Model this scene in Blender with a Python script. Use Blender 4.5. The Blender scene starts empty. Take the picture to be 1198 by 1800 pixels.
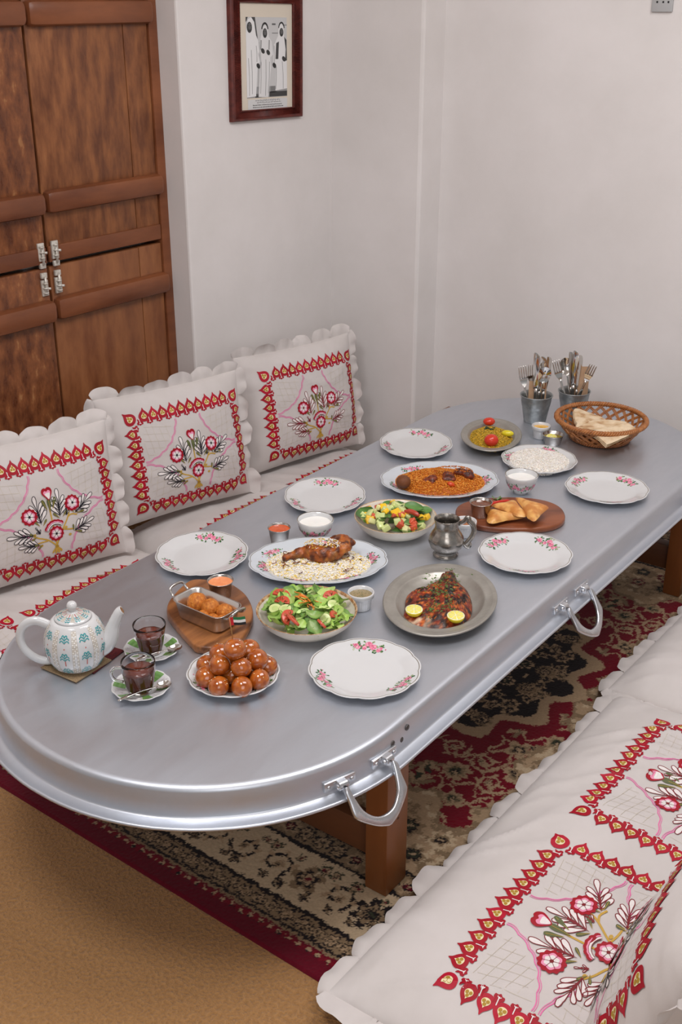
import bpy, bmesh, math, random
import numpy as np
from mathutils import Vector, Matrix, Euler
from mathutils.geometry import tessellate_polygon
PI = math.pi
S = bpy.context.scene
COL = S.collection
def lin(c):
    c = c / 255.0
    return c / 12.92 if c <= 0.04045 else ((c + 0.055) / 1.055) ** 2.4
def C(r, g, b): return (lin(r), lin(g), lin(b), 1.0)
# ---------------------------------------------------------------- camera, world, lamps, exposure
cam_d = bpy.data.cameras.new('camera'); cam = bpy.data.objects.new('camera', cam_d); COL.objects.link(cam)
cam_d.sensor_fit = 'VERTICAL'; cam_d.sensor_height = 36.0; cam_d.lens = 40.0; cam_d.clip_start = 0.05
cam.location = (0.0, 0.0, 1.855)
cam.rotation_euler = (math.radians(90 - 24.4), 0.0, math.radians(37.5))
S.camera = cam
W = bpy.data.worlds.new('world'); S.world = W; W.use_nodes = True
wb = W.node_tree.nodes['Background']; wb.inputs[0].default_value = (1.0, 0.99, 1.0, 1); wb.inputs[1].default_value = 0.30
def area_light(name, loc, target, size, size_y, power, col):
    d = bpy.data.lights.new(name, 'AREA'); d.shape = 'RECTANGLE'; d.size = size; d.size_y = size_y
    d.energy = power; d.color = col
    o = bpy.data.objects.new(name, d); COL.objects.link(o); o.location = loc
    o.rotation_euler = (Vector(target) - Vector(loc)).to_track_quat('-Z', 'Y').to_euler()
    return o
area_light('ceiling_softbox', (-1.45, 0.60, 2.85), (-1.4, 1.3, 0.4), 0.70, 0.70, 27, (1.0, 0.985, 1.0))
area_light('far_softbox', (-0.9, 2.4, 2.9), (-1.6, 2.7, 0.4), 1.6, 1.2, 48, (1.0, 0.985, 1.0))
area_light('fill_softbox', (0.9, -0.6, 2.3), (-1.9, 2.4, 0.6), 1.8, 1.8, 26, (1.0, 0.985, 1.0))
vs = S.view_settings; vs.view_transform = 'Standard'; vs.look = 'None'; vs.exposure = 0.0; vs.gamma = 1.0; vs.use_curve_mapping = False

# ---------------------------------------------------------------- numpy noise
def _h(i, j, k, s):
    n = np.sin(i * 127.1 + j * 311.7 + k * 74.7 + s * 53.3) * 43758.5453
    return n - np.floor(n)
def vn2(x, y, s=0):
    x = np.asarray(x, float); y = np.asarray(y, float)
    i = np.floor(x); j = np.floor(y); f = x - i; g = y - j
    f = f * f * (3 - 2 * f); g = g * g * (3 - 2 * g)
    return (_h(i, j, 0, s) * (1 - f) + _h(i + 1, j, 0, s) * f) * (1 - g) + (_h(i, j + 1, 0, s) * (1 - f) + _h(i + 1, j + 1, 0, s) * f) * g
def fb2(x, y, s=0, o=3):
    t = 0; a = 0.5
    for q in range(o):
        t = t + a * (vn2(np.asarray(x) * 2 ** q, np.asarray(y) * 2 ** q, s + q) - 0.5); a *= 0.5
    return t
def vn3(p, s=0):
    x, y, z = p[:, 0], p[:, 1], p[:, 2]
    i, j, k = np.floor(x), np.floor(y), np.floor(z); f, g, h = x - i, y - j, z - k
    f = f * f * (3 - 2 * f); g = g * g * (3 - 2 * g); h = h * h * (3 - 2 * h)
    def L(a, b, t): return a * (1 - t) + b * t
    def P(kk): return L(L(_h(i, j, kk, s), _h(i + 1, j, kk, s), f), L(_h(i, j + 1, kk, s), _h(i + 1, j + 1, kk, s), f), g)
    return L(P(k), P(k + 1), h)
def fb3(p, s=0, o=3):
    t = 0; a = 0.5
    for q in range(o):
        t = t + a * (vn3(p * 2 ** q, s + q) - 0.5); a *= 0.5
    return t

# ---------------------------------------------------------------- materials
MATS = {}
def mat(name, c1, c2=None, rough=0.5, metal=0.0, scale=12.0, stretch=(1, 1, 1), mix=(0.35, 0.65), bump=0.0, bscale=None, bdist=0.002,
        coat=0.0, spec=0.5, trans=0.0, ior=1.45, sss=0.0, sheen=0.0, c3=None, rvar=0.0, detail=4.0, wave=None):
    m = bpy.data.materials.new(name); m.use_nodes = True; nt = m.node_tree; N = nt.nodes; Lk = nt.links
    b = N['Principled BSDF']
    b.inputs['Roughness'].default_value = rough; b.inputs['Metallic'].default_value = metal
    b.inputs['Specular IOR Level'].default_value = spec; b.inputs['Coat Weight'].default_value = coat
    b.inputs['Coat Roughness'].default_value = 0.1
    b.inputs['Transmission Weight'].default_value = trans; b.inputs['IOR'].default_value = ior
    if sss: b.inputs['Subsurface Weight'].default_value = sss; b.inputs['Subsurface Radius'].default_value = (0.004, 0.003, 0.002)
    if sheen: b.inputs['Sheen Weight'].default_value = sheen
    b.inputs['Base Color'].default_value = c1
    tc = N.new('ShaderNodeTexCoord'); mp = N.new('ShaderNodeMapping'); mp.inputs['Scale'].default_value = stretch
    Lk.new(tc.outputs['Object'], mp.inputs['Vector'])
    if c2 is not None or rvar:
        n = N.new('ShaderNodeTexNoise'); n.inputs['Scale'].default_value = scale; n.inputs['Detail'].default_value = detail
        n.inputs['Roughness'].default_value = 0.62
        Lk.new(mp.outputs['Vector'], n.inputs['Vector'])
        if c2 is not None:
            r = N.new('ShaderNodeValToRGB'); r.color_ramp.elements[0].position = mix[0]; r.color_ramp.elements[0].color = c1
            r.color_ramp.elements[1].position = mix[1]; r.color_ramp.elements[1].color = c2
            if c3 is not None:
                e = r.color_ramp.elements.new(min(0.98, mix[1] + 0.12)); e.color = c3
            Lk.new(n.outputs['Fac'], r.inputs['Fac']); Lk.new(r.outputs['Color'], b.inputs['Base Color'])
        if rvar:
            q = N.new('ShaderNodeMapRange'); q.inputs['From Min'].default_value = 0.3; q.inputs['From Max'].default_value = 0.7
            q.inputs['To Min'].default_value = rough - rvar; q.inputs['To Max'].default_value = rough + rvar
            Lk.new(n.outputs['Fac'], q.inputs['Value']); Lk.new(q.outputs['Result'], b.inputs['Roughness'])
    if bump:
        n2 = N.new('ShaderNodeTexNoise'); n2.inputs['Scale'].default_value = bscale or scale * 4; n2.inputs['Detail'].default_value = 5
        Lk.new(mp.outputs['Vector'], n2.inputs['Vector'])
        bp = N.new('ShaderNodeBump'); bp.inputs['Strength'].default_value = bump; bp.inputs['Distance'].default_value = bdist
        Lk.new(n2.outputs['Fac'], bp.inputs['Height']); Lk.new(bp.outputs['Normal'], b.inputs['Normal'])
    MATS[name] = m
    return m
def vmat(name, rough=0.5, coat=0.0, sss=0.0, bump=0.0, bscale=300.0, spec=0.5, sheen=0.0, bdist=0.001, noise=0.0, nscale=200.0):
    m = mat(name, (0.8, 0.8, 0.8, 1), None, rough=rough, coat=coat, sss=sss, bump=bump, bscale=bscale, spec=spec, sheen=sheen, bdist=bdist)
    nt = m.node_tree; a = nt.nodes.new('ShaderNodeVertexColor'); a.layer_name = 'Col'
    b = nt.nodes['Principled BSDF']
    if noise:
        n = nt.nodes.new('ShaderNodeTexNoise'); n.inputs['Scale'].default_value = nscale; n.inputs['Detail'].default_value = 2
        tc = nt.nodes.new('ShaderNodeTexCoord'); nt.links.new(tc.outputs['Object'], n.inputs['Vector'])
        mr = nt.nodes.new('ShaderNodeMapRange'); mr.inputs['To Min'].default_value = 1 - noise; mr.inputs['To Max'].default_value = 1 + noise
        nt.links.new(n.outputs['Fac'], mr.inputs['Value'])
        mx = nt.nodes.new('ShaderNodeVectorMath'); mx.operation = 'SCALE'
        nt.links.new(a.outputs['Color'], mx.inputs[0]); nt.links.new(mr.outputs['Result'], mx.inputs['Scale'])
        nt.links.new(mx.outputs['Vector'], b.inputs['Base Color'])
    else:
        nt.links.new(a.outputs['Color'], b.inputs['Base Color'])
    return m

# ---------------------------------------------------------------- objects
def link(o, parent=None):
    COL.objects.link(o)
    if parent is not None: o.parent = parent
    return o
def tag(o, label=None, cat=None, group=None, kind=None):
    if label: o['label'] = label
    if cat: o['category'] = cat
    if group: o['group'] = group
    if kind: o['kind'] = kind
    return o
def thing(name, label, cat, loc=(0, 0, 0), rot=(0, 0, 0), group=None):
    o = bpy.data.objects.new(name, None); o.empty_display_size = 0.02; link(o)
    o.location = loc; o.rotation_euler = rot
    return tag(o, label, cat, group)
def copy_tree(o, loc=None, rot=None, label=None, parent=None):
    c = o.copy(); COL.objects.link(c)
    if parent is not None: c.parent = parent
    if loc is not None: c.location = loc
    if rot is not None: c.rotation_euler = rot
    if label: c['label'] = label
    for ch in list(o.children): copy_tree(ch, parent=c)
    return c
class MB:
    """collects geometry, links it as one mesh object"""
    def __init__(s): s.v = []; s.f = []; s.m = []; s.c = []; s.n = 0
    def add(s, v, f, mi=0, col=None):
        v = np.asarray(v, float).reshape(-1, 3); k = len(v)
        s.v.append(v); n = s.n
        s.f.extend([tuple(int(i) + n for i in q) for q in f]); s.m.extend(([mi] * len(f)) if np.isscalar(mi) else list(mi))
        if col is None: col = (0.8, 0.8, 0.8, 1)
        col = np.asarray(col, float)
        if col.ndim == 1: col = np.tile(col, (k, 1))
        s.c.append(col); s.n += k
    def build(s, name, mats, parent=None, smooth=True, loc=None, rot=None, sharp=None):
        me = bpy.data.meshes.new(name)
        v = np.concatenate(s.v); me.from_pydata(v.tolist(), [], s.f)
        for m in (mats if isinstance(mats, (list, tuple)) else [mats]): me.materials.append(m)
        me.polygons.foreach_set('material_index', np.array(s.m, dtype=np.int32))
        me.polygons.foreach_set('use_smooth', np.full(len(me.polygons), bool(smooth)))
        ca = me.color_attributes.new('Col', 'FLOAT_COLOR', 'POINT')
        ca.data.foreach_set('color', np.concatenate(s.c).astype(np.float32).ravel())
        me.update()
        if sharp: me.set_sharp_from_angle(angle=math.radians(sharp))
        o = bpy.data.objects.new(name, me); link(o, parent)
        if loc is not None: o.location = loc
        if rot is not None: o.rotation_euler = rot
        return o
def grid_faces(nu, nv, cu=False, cv=False):
    f = []
    for i in range(nu if cu else nu - 1):
        for j in range(nv if cv else nv - 1):
            a = i * nv + j; b = ((i + 1) % nu) * nv + j; c = ((i + 1) % nu) * nv + (j + 1) % nv; d = i * nv + (j + 1) % nv
            f.append((a, b, c, d))
    return f
def lathe(mb, prof, n=48, mod=None, mi=0, col=None, cap0=False, cap1=False, ang=(0, 2 * PI), center=(0, 0, 0), ell=(1, 1), rotz=0):
    prof = np.array(prof, float); k = len(prof)
    th = np.linspace(ang[0], ang[1], n, endpoint=False)
    R = np.tile(prof[:, 0], (n, 1)); Z = np.tile(prof[:, 1], (n, 1)); T = np.tile(th[:, None], (1, k))
    if mod is not None: R, Z = mod(T, R, Z)
    X = R * np.cos(T) * ell[0]; Y = R * np.sin(T) * ell[1]
    if rotz: X, Y = X * math.cos(rotz) - Y * math.sin(rotz), X * math.sin(rotz) + Y * math.cos(rotz)
    v = np.stack([X + center[0], Y + center[1], Z + center[2]], -1).reshape(-1, 3)
    f = grid_faces(n, k, cu=True)
    mm = [mi if np.isscalar(mi) else mi[q % (k - 1)] for q in range(len(f))]
    mb.add(v, f, mm, col)
    base = mb.n - len(v)
    if cap0: mb.f.append(tuple(base + i * k for i in range(n))[::-1]); mb.m.append(mm[0])
    if cap1: mb.f.append(tuple(base + i * k + k - 1 for i in range(n))); mb.m.append(mm[-1])
def frames(P):
    P = np.asarray(P, float); T = np.gradient(P, axis=0); T /= np.linalg.norm(T, axis=1)[:, None] + 1e-12
    ref = np.array([0, 0, 1.0]) if abs(T[0][2]) < 0.9 else np.array([1.0, 0, 0])
    N = []; n = np.cross(T[0], ref); n /= np.linalg.norm(n)
    for t in T:
        n = n - t * (n @ t); n /= np.linalg.norm(n) + 1e-12; N.append(n)
    N = np.array(N); return T, N, np.cross(T, N)
def tube(mb, P, r, n=8, mi=0, col=None, flat=1.0, caps=True, closed=False, r2=None):
    P = np.asarray(P, float); k = len(P); T, N, B = frames(P)
    r = np.full(k, r) if np.isscalar(r) else np.asarray(r, float)
    a = np.linspace(0, 2 * PI, n, endpoint=False)
    v = P[:, None, :] + r[:, None, None] * (np.cos(a)[None, :, None] * N[:, None, :] + flat * np.sin(a)[None, :, None] * B[:, None, :])
    f = grid_faces(k, n, cu=closed, cv=True)
    b = mb.n; mb.add(v.reshape(-1, 3), f, mi, col)
    if caps and not closed:
        mb.f.append(tuple(b + i for i in range(n))); mb.m.append(mi)
        mb.f.append(tuple(b + (k - 1) * n + i for i in range(n))[::-1]); mb.m.append(mi)
def spline(P, n=24, closed=False):
    P = np.asarray(P, float); k = len(P)
    out = []
    m = k if closed else k - 1
    for i in range(m):
        p1 = P[i]; p2 = P[(i + 1) % k]
        p0 = P[i - 1] if (i > 0 or closed) else 2 * p1 - p2
        p3 = P[(i + 2) % k] if (i + 2 < k or closed) else 2 * p2 - p1
        for t in np.linspace(0, 1, max(2, n // m + 1), endpoint=False):
            out.append(0.5 * ((2 * p1) + (-p0 + p2) * t + (2 * p0 - 5 * p1 + 4 * p2 - p3) * t * t + (-p0 + 3 * p1 - 3 * p2 + p3) * t ** 3))
    if not closed: out.append(P[-1])
    return np.array(out)
def box(mb, lo, hi, mi=0, bev=0.0, col=None, M=None):
    lo = np.array(lo, float); hi = np.array(hi, float)
    if bev <= 0:
        v = [(x, y, z) for x in (lo[0], hi[0]) for y in (lo[1], hi[1]) for z in (lo[2], hi[2])]
        f = [(0, 1, 3, 2), (4, 6, 7, 5), (0, 4, 5, 1), (2, 3, 7, 6), (0, 2, 6, 4), (1, 5, 7, 3)]
    else:
        bm = bmesh.new(); bmesh.ops.create_cube(bm, size=1.0)
        for q in bm.verts: q.co = Vector([(lo[i] + hi[i]) / 2 + q.co[i] * (hi[i] - lo[i]) for i in range(3)])
        bmesh.ops.bevel(bm, geom=bm.edges[:], offset=bev, segments=2, profile=0.5, affect='EDGES')
        bm.verts.ensure_lookup_table(); v = [tuple(q.co) for q in bm.verts]; f = [tuple(x.index for x in p.verts) for p in bm.faces]; bm.free()
    v = np.array(v)
    if M is not None:
        M = np.array(M); v = v @ M[:3, :3].T + M[:3, 3]
    mb.add(v, f, mi, col)
def plank(mb, pts, z0, z1, bev=0.003, mi=0, col=None, M=None):
    """extruded outline (counter-clockwise) with a small rounded bevel at the top and bottom"""
    pts = np.asarray(pts, float); n = len(pts)
    t = np.roll(pts, -1, 0) - np.roll(pts, 1, 0); t /= np.linalg.norm(t, axis=1)[:, None] + 1e-9
    nr = np.stack([t[:, 1], -t[:, 0]], 1)
    rings = [(bev, z0), (0.3 * bev, z0 + 0.3 * bev), (0, z0 + bev), (0, z1 - bev), (0.3 * bev, z1 - 0.3 * bev), (bev, z1)]
    V = np.concatenate([np.concatenate([pts - nr * o, np.full((n, 1), z)], 1) for o, z in rings])
    f = []
    for k in range(len(rings) - 1):
        for i in range(n):
            a = k * n + i; b = k * n + (i + 1) % n; f.append((a, b, b + n, a + n))
    f.append(tuple(range(n))[::-1]); f.append(tuple((len(rings) - 1) * n + i for i in range(n)))
    if M is not None:
        M = np.array(M); V = V @ M[:3, :3].T + M[:3, 3]
    mb.add(V, f, mi, col)
_ico = {}
def ico(sub):
    if sub not in _ico:
        bm = bmesh.new(); bmesh.ops.create_icosphere(bm, subdivisions=sub, radius=1.0)
        _ico[sub] = (np.array([q.co[:] for q in bm.verts]), [tuple(x.index for x in p.verts) for p in bm.faces]); bm.free()
    return _ico[sub]
def rotm(rx=0, ry=0, rz=0): return np.array(Euler((rx, ry, rz)).to_matrix())
def blob(mb, c, r, sub=3, amp=0.1, freq=3.0, seed=0, R=None, mi=0, colf=None, col=None, oct=3):
    v, f = ico(sub); r = np.array([r] * 3 if np.isscalar(r) else r, float)
    d = 1 + amp * 2 * fb3(v * freq + seed * 7.13, seed, oct)
    p = v * d[:, None] * r
    if R is not None: p = p @ np.asarray(R).T
    if colf is not None: col = colf(v, d)
    mb.add(p + np.array(c), f, mi, col)
def mixc(a, b, t):
    a = np.array(a); b = np.array(b); t = np.clip(np.asarray(t, float), 0, 1)[..., None]
    return a * (1 - t) + b * t

# ---------------------------------------------------------------- flat work laid on a curved surface (embroidery, painted sprigs)
class Dec:
    def __init__(s): s.p = []
    def poly(s, pts, col, layer=0):
        s.p.append((np.asarray(pts, float), None, col, layer))
    def fan(s, pts, col, layer=0, c=None):
        """star-shaped outline filled in rings, so that it follows a curved surface"""
        pts = np.asarray(pts, float); n = len(pts); c = pts.mean(0) if c is None else np.asarray(c, float)
        if sum(pts[i - 1][0] * pts[i][1] - pts[i][0] * pts[i - 1][1] for i in range(n)) < 0: pts = pts[::-1]
        V = np.concatenate([pts, c + (pts - c) * .62, c + (pts - c) * .28, [c]]); f = []
        for k in (0, 1):
            for i in range(n): a = k * n + i; b = k * n + (i + 1) % n; f.append((a, b, b + n, a + n))
        f += [(2 * n + i, 2 * n + (i + 1) % n, 3 * n) for i in range(n)]; s.p.append((V, f, col, layer))
    def disc(s, c, rx, ry=None, col=None, layer=0, rot=0, n=10, wob=0, wn=5):
        ry = rx if ry is None else ry
        a = np.linspace(0, 2 * PI, n, endpoint=False); k = 1 + wob * np.cos(a * wn)
        x = rx * k * np.cos(a); y = ry * k * np.sin(a); cr, sr = math.cos(rot), math.sin(rot)
        (s.fan if n >= 20 else s.poly)(np.stack([c[0] + x * cr - y * sr, c[1] + x * sr + y * cr], 1), col, layer)
    def strip(s, P, w, col, layer=0, closed=False):
        P = np.asarray(P, float); k = len(P)
        if closed: t = np.roll(P, -1, 0) - np.roll(P, 1, 0)
        else: t = np.gradient(P, axis=0)
        t /= np.linalg.norm(t, axis=1)[:, None] + 1e-9
        n = np.stack([-t[:, 1], t[:, 0]], 1); w = (np.full(k, w) if np.isscalar(w) else np.asarray(w, float))[:, None] / 2
        V = np.stack([P + n * w, P - n * w], 1).reshape(-1, 2)
        m = k if closed else k - 1
        f = [(2 * i, 2 * i + 1, 2 * ((i + 1) % k) + 1, 2 * ((i + 1) % k)) for i in range(m)]
        s.p.append((V, f, col, layer))
    def build(s, name, mapf, m, parent, off=0.0008, step=0.0003, loc=None):
        V = []; F = []; Cc = []; n = 0
        for pts, f, col, layer in s.p:
            if f is None:
                tris = tessellate_polygon([[Vector((p[0], p[1], 0)) for p in pts]]); f = []
                for t in tris:
                    a, b, c = pts[t[0]], pts[t[1]], pts[t[2]]
                    cr = (b[0] - a[0]) * (c[1] - a[1]) - (b[1] - a[1]) * (c[0] - a[0])
                    f.append(tuple(t) if cr > 0 else tuple(t)[::-1])
            V.append(np.concatenate([pts, np.full((len(pts), 1), layer)], 1)); Cc.append(np.tile(np.array(col, float), (len(pts), 1)))
            F.extend([tuple(i + n for i in q) for q in f]); n += len(pts)
        V = np.concatenate(V); pos, nor = mapf(V[:, 0], V[:, 1])
        mb = MB(); mb.add(pos + nor * (off + step * V[:, 2])[:, None], F, 0, np.concatenate(Cc))
        return mb.build(name, m, parent, smooth=False, loc=loc)
# ================================================================ setting
def axes(o, loc, X, Y, Z):
    M = Matrix((X, Y, Z)).transposed().to_4x4(); M.translation = loc
    o.location = loc; o.rotation_euler = M.to_euler(); return o
mat('plaster', C(216, 211, 208), C(226, 221, 219), rough=0.75, scale=2.2, mix=(0.35, 0.7), bump=0.25, bscale=9, bdist=0.006, spec=0.25, c3=C(221, 214, 208), detail=7)
mat('plaster_side', C(205, 195, 186), C(216, 208, 202), rough=0.75, scale=2.2, bump=0.25, bscale=9, bdist=0.006, spec=0.25, detail=7)
mat('ceiling_paint', C(225, 220, 214), rough=0.8)
mat('carpet', C(152, 110, 66), C(184, 138, 88), rough=0.95, scale=120, mix=(0.3, 0.7), bump=1.0, bscale=120, bdist=0.010, spec=0.1, sheen=0.2, detail=8)
mat('door_wood', C(98, 56, 34), C(146, 92, 55), rough=0.42, scale=24, stretch=(1.0, 1.0, 0.28), mix=(0.36, 0.64), bump=0.35, bscale=30, bdist=0.003, c3=C(158, 108, 66), rvar=0.12, detail=9)
mat('door_wood_light', C(114, 66, 39), C(150, 96, 58), rough=0.42, scale=16, stretch=(1.0, 1.0, 0.3), mix=(0.34, 0.7), bump=0.2, bscale=40, bdist=0.002, rvar=0.1, detail=9)
mat('door_wood_worn', C(92, 50, 29), C(134, 80, 46), rough=0.36, scale=30, stretch=(1.0, 1.0, 0.45), mix=(0.38, 0.6), bump=0.7, bscale=38, bdist=0.004, c3=C(176, 128, 82), rvar=0.12, detail=9)
mat('door_rail', C(100, 55, 33), C(138, 82, 50), rough=0.36, scale=4, stretch=(1.0, 0.35, 1.5), mix=(0.35, 0.65), bump=0.15, bscale=50, bdist=0.001, rvar=0.08, detail=8)
mat('bolt_steel', C(222, 218, 210), C(186, 178, 166), rough=0.45, metal=0.4, scale=60)
mat('black', C(18, 17, 17), rough=0.6)
def struct(name, mb, m, **k):
    o = mb.build(name, m, smooth=False, **k); o['kind'] = 'structure'; return o
XL = -2.95; YB = 3.92; YP = 3.776; XP = -2.515
b = MB(); b.add([(-4, -2, 0), (2.2, -2, 0), (2.2, 4.2, 0), (-4, 4.2, 0)], [(0, 1, 2, 3)]); struct('floor', b, MATS['carpet'])
b = MB(); box(b, (-3.5, 2.945, 0), (XL, YB + .1, 3.0), bev=0.008); box(b, (-3.5, -2.0, 0), (XL, 1.79, 3.0), bev=0.008); box(b, (-3.5, 1.78, 2.25), (XL, 2.955, 3.0))
box(b, (-3.5, 1.7, 0), (-3.16, 3.0, 2.4)); struct('wall_left', b, MATS['plaster'])
b = MB(); box(b, (-3.5, YB, 0), (2.2, YB + .2, 3.0)); struct('wall_back', b, MATS['plaster'])
b = MB(); box(b, (XL - .02, YP, 0), (XP, YB + .02, 3.0), bev=0.012); struct('trim_1', b, MATS['plaster'])
b = MB(); b.add([(-4, -2, 2.98), (2.2, -2, 2.98), (2.2, 4.2, 2.98), (-4, 4.2, 2.98)], [(3, 2, 1, 0)]); struct('ceiling', b, MATS['ceiling_paint'])
# ---- double shutter door
door = bpy.data.objects.new('door_1', None); link(door); door.location = (-3.05, 2.385, 0); door['kind'] = 'structure'
def dp(name, lo, hi, m, bev=0.003, parent=door, lab=None):
    q = MB(); box(q, np.array(lo) - door.location[:], np.array(hi) - door.location[:], bev=bev); o = q.build(name, MATS[m], parent, smooth=True, sharp=35)
    if lab: o['label'] = lab
    return o
X0 = -3.05
dp('frame_post', (-3.14, 2.906, 0), (X0 + 0.006, 2.946, 2.25), 'door_rail'); dp('frame_post', (-3.14, 1.79, 0), (X0 + 0.006, 1.835, 2.25), 'door_rail')
dp('frame_head', (-3.14, 1.79, 2.2), (X0 + 0.006, 2.946, 2.25), 'door_rail')
for z0, z1, ms in ((1.054, 2.195, ('door_wood', 'door_wood', 'door_wood', 'door_wood_worn')), (0.01, 1.04, ('door_wood_light', 'door_wood_light', 'door_wood_worn', 'door_wood_worn'))):
    for (y0, y1), m in zip(((2.3935, 2.792), (2.7945, 2.902), (1.838, 2.092), (2.0945, 2.379)), ms):
        dx = 0.0 if y0 > 2.38 else 0.008
        dp('plank', (-3.09, y0, z0), (X0 + dx, y1, z1), m)
for z0, z1 in ((1.770, 1.845), (1.212, 1.284), (0.862, 0.937)):
    for y0, y1, dx in ((2.3935, 2.914, 0.034), (1.836, 2.381, 0.044)):
        dp('rail', (-3.07, y0, z0), (X0 + dx, y1, z1), 'door_rail', bev=0.02)
for y0, y1, dx in ((2.3935, 2.902, 0.006), (1.838, 2.379, 0.013)):
    dp('flat_rail', (-3.07, y0, 1.0545), (X0 + dx, y1, 1.108), 'door_rail', bev=0.004)
def bolt(y, z0, z1, flip):
    # plate with a sliding barrel and a small keeper beyond the leaf edge
    x = X0 + 0.006
    o = dp('bolt', (x, y - .013, z0), (x + .008, y + .013, z1), 'bolt_steel', bev=0.001)
    q = MB(); yy = y - 2.385
    tube(q, [(x + 3.05 + .013, yy, z0 - .012 if flip else z0 + .02), (x + 3.05 + .013, yy, z1 - .02 if flip else z1 + .012)], 0.0042, 8)
    tube(q, [(x + 3.05 + .013, yy, (z0 + z1) / 2), (x + 3.05 + .028, yy + .006, (z0 + z1) / 2)], 0.004, 8); q.build('barrel', MATS['bolt_steel'], o)
    q = MB()
    for k in (0.2, 0.5, 0.8):
        zz = z0 + (z1 - z0) * k
        tube(q, [(x + 3.05 + .004, yy - .009, zz), (x + 3.05 + .014, yy - .006, zz), (x + 3.05 + .019, yy, zz), (x + 3.05 + .014, yy + .006, zz), (x + 3.05 + .004, yy + .009, zz)], 0.0028, 6)
    q.build('staple', MATS['bolt_steel'], o)
    zk = (z0 - .024, z0 - .006) if flip else (z1 + .006, z1 + .024)
    dp('keeper', (x, y - .012, zk[0]), (x + .010, y + .012, zk[1]), 'bolt_steel', bev=0.002, parent=o).location = (0, 0, 0)
for y, dx in ((2.415, 0), (2.358, 0.01)):
    bolt(y, 1.066, 1.124, True); bolt(y, 0.952, 1.004, False)

# ---------------------------------------------------------------- power socket on the back wall
soc = thing('power_socket', 'grey wall socket plate with two small holes, high on the white back wall', 'socket', (-1.665, YB, 1.868))
b = MB(); box(b, (-.037, -.010, -.062), (.037, 0, .062), bev=.004); b.build('plate', mat('socket_plastic', C(172, 172, 172), rough=0.45), soc, sharp=40)
b = MB()
for x in (-.017, .004, .022): box(b, (x - .0030, -.0106, -.0345), (x + .0030, -.0096, -.0285))
b.build('pin_holes', MATS['black'], soc, smooth=False)['label'] = 'black pin holes'

# ---------------------------------------------------------------- framed photograph
pic = thing('framed_photograph', 'black and white photograph of three robed men in a ribbed red-brown frame on the wall', 'picture frame')
FW, FH = 0.398, 0.432
axes(pic, (XL, 3.386, 1.436 + FH / 2), (0, 1, 0), (0, 0, 1), (1, 0, 0)); pic.rotation_euler.rotate_axis('Z', math.radians(-1.2))
mat('frame_leather', C(70, 24, 20), C(104, 42, 33), rough=0.5, scale=30, bump=0.3, bscale=200, bdist=0.001)
bw, bh = 0.053, 0.037
def frame_side(x0, x1, y0, y1, vert):
    q = MB(); L = (y1 - y0) if vert else (x1 - x0); n = int(L / 0.0016)
    prof = [(0.0, 0.0), (0.0, .016), (.10, .021), (.25, .021), (.32, .016), (.85, .013), (.93, .018), (1, .015), (1, 0.0)]
    w = (x1 - x0) if vert else (y1 - y0)
    V = []
    for i in range(n + 1):
        t = i / n
        for k, (a, z) in enumerate(prof):
            zz = z + (0.0020 * math.sin(i * 2 * PI / 4.0) if 3 < k < 7 else 0)
            inset = w * (a if True else 0)
            if vert:
                aa = a if x0 < 0 else 1 - a
                # mitre: outer edge is longer than the inner one
                s = bh * a
                V.append((x0 + w * aa, (y0 + s) + (y1 - y0 - 2 * s) * t, zz))
            else:
                aa = a if y0 < 0 else 1 - a; s = bw * a
                V.append(((x0 + s) + (x1 - x0 - 2 * s) * t, y0 + w * aa, zz))
    q.add(V, grid_faces(n + 1, len(prof))); o = q.build('frame_side', MATS['frame_leather'], pic, smooth=False); return o
frame_side(-FW / 2, -FW / 2 + bw, -FH / 2, FH / 2, True); frame_side(FW / 2 - bw, FW / 2, -FH / 2, FH / 2, True)
frame_side(-FW / 2, FW / 2, -FH / 2, -FH / 2 + bh, False); frame_side(-FW / 2, FW / 2, FH / 2 - bh, FH / 2, False)
b = MB(); box(b, (-FW / 2 + .03, -FH / 2 + .02, .001), (FW / 2 - .03, FH / 2 - .02, .008)); b.build('mount', mat('mount_card', C(214, 204, 188), rough=0.8), pic, smooth=False)['label'] = 'cream mount'
PW, PH = 0.226, 0.272; px0 = -0.110; py1 = FH / 2 - bh - 0.046
def pm(u, v):
    n = len(u); return np.stack([px0 + u * PW, py1 - v * PH, np.full(n, .0082)], 1), np.tile([0, 0, 1.0], (n, 1))
d = Dec()
def G(g): return C(g, g, g)
def R_(x0, y0, x1, y1, g, l): d.poly([(x0, y1), (x1, y1), (x1, y0), (x0, y0)], G(g), l)
def Pn(pts, g, l): d.poly(pts, G(g), l)
R_(0, 0, 1, 1, 196, 0); R_(0, .86, 1, 1, 150, 1); R_(.55, .93, 1, .995, 60, 2); R_(.2, .95, .36, .998, 62, 2)
R_(.63, .075, .72, .095, 90, 2); R_(.63, .19, .78, .20, 120, 2); R_(.9, .09, 1, .10, 120, 2); R_(.58, .86, .72, .94, 120, 2)
Pn([(.12, 0), (.22, 0), (.28, .26), (.26, .27), (.17, .06)], 70, 2); Pn([(0, 0), (.05, 0), (.02, .05), (0, .06)], 60, 2)
def robe(pts, g=222): Pn(pts, g, 3)
robe([(0, .20), (.05, .03), (.13, .0), (.2, .06), (.24, .22), (.30, .30), (.32, .55), (.27, .58), (.22, .98), (0, .99)], 226)
robe([(.36, .24), (.41, .12), (.46, .09), (.52, .12), (.55, .24), (.62, .30), (.65, .46), (.58, .50), (.60, .62), (.52, 1.0), (.28, .99), (.33, .60), (.30, .46), (.33, .30)], 218)
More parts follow.
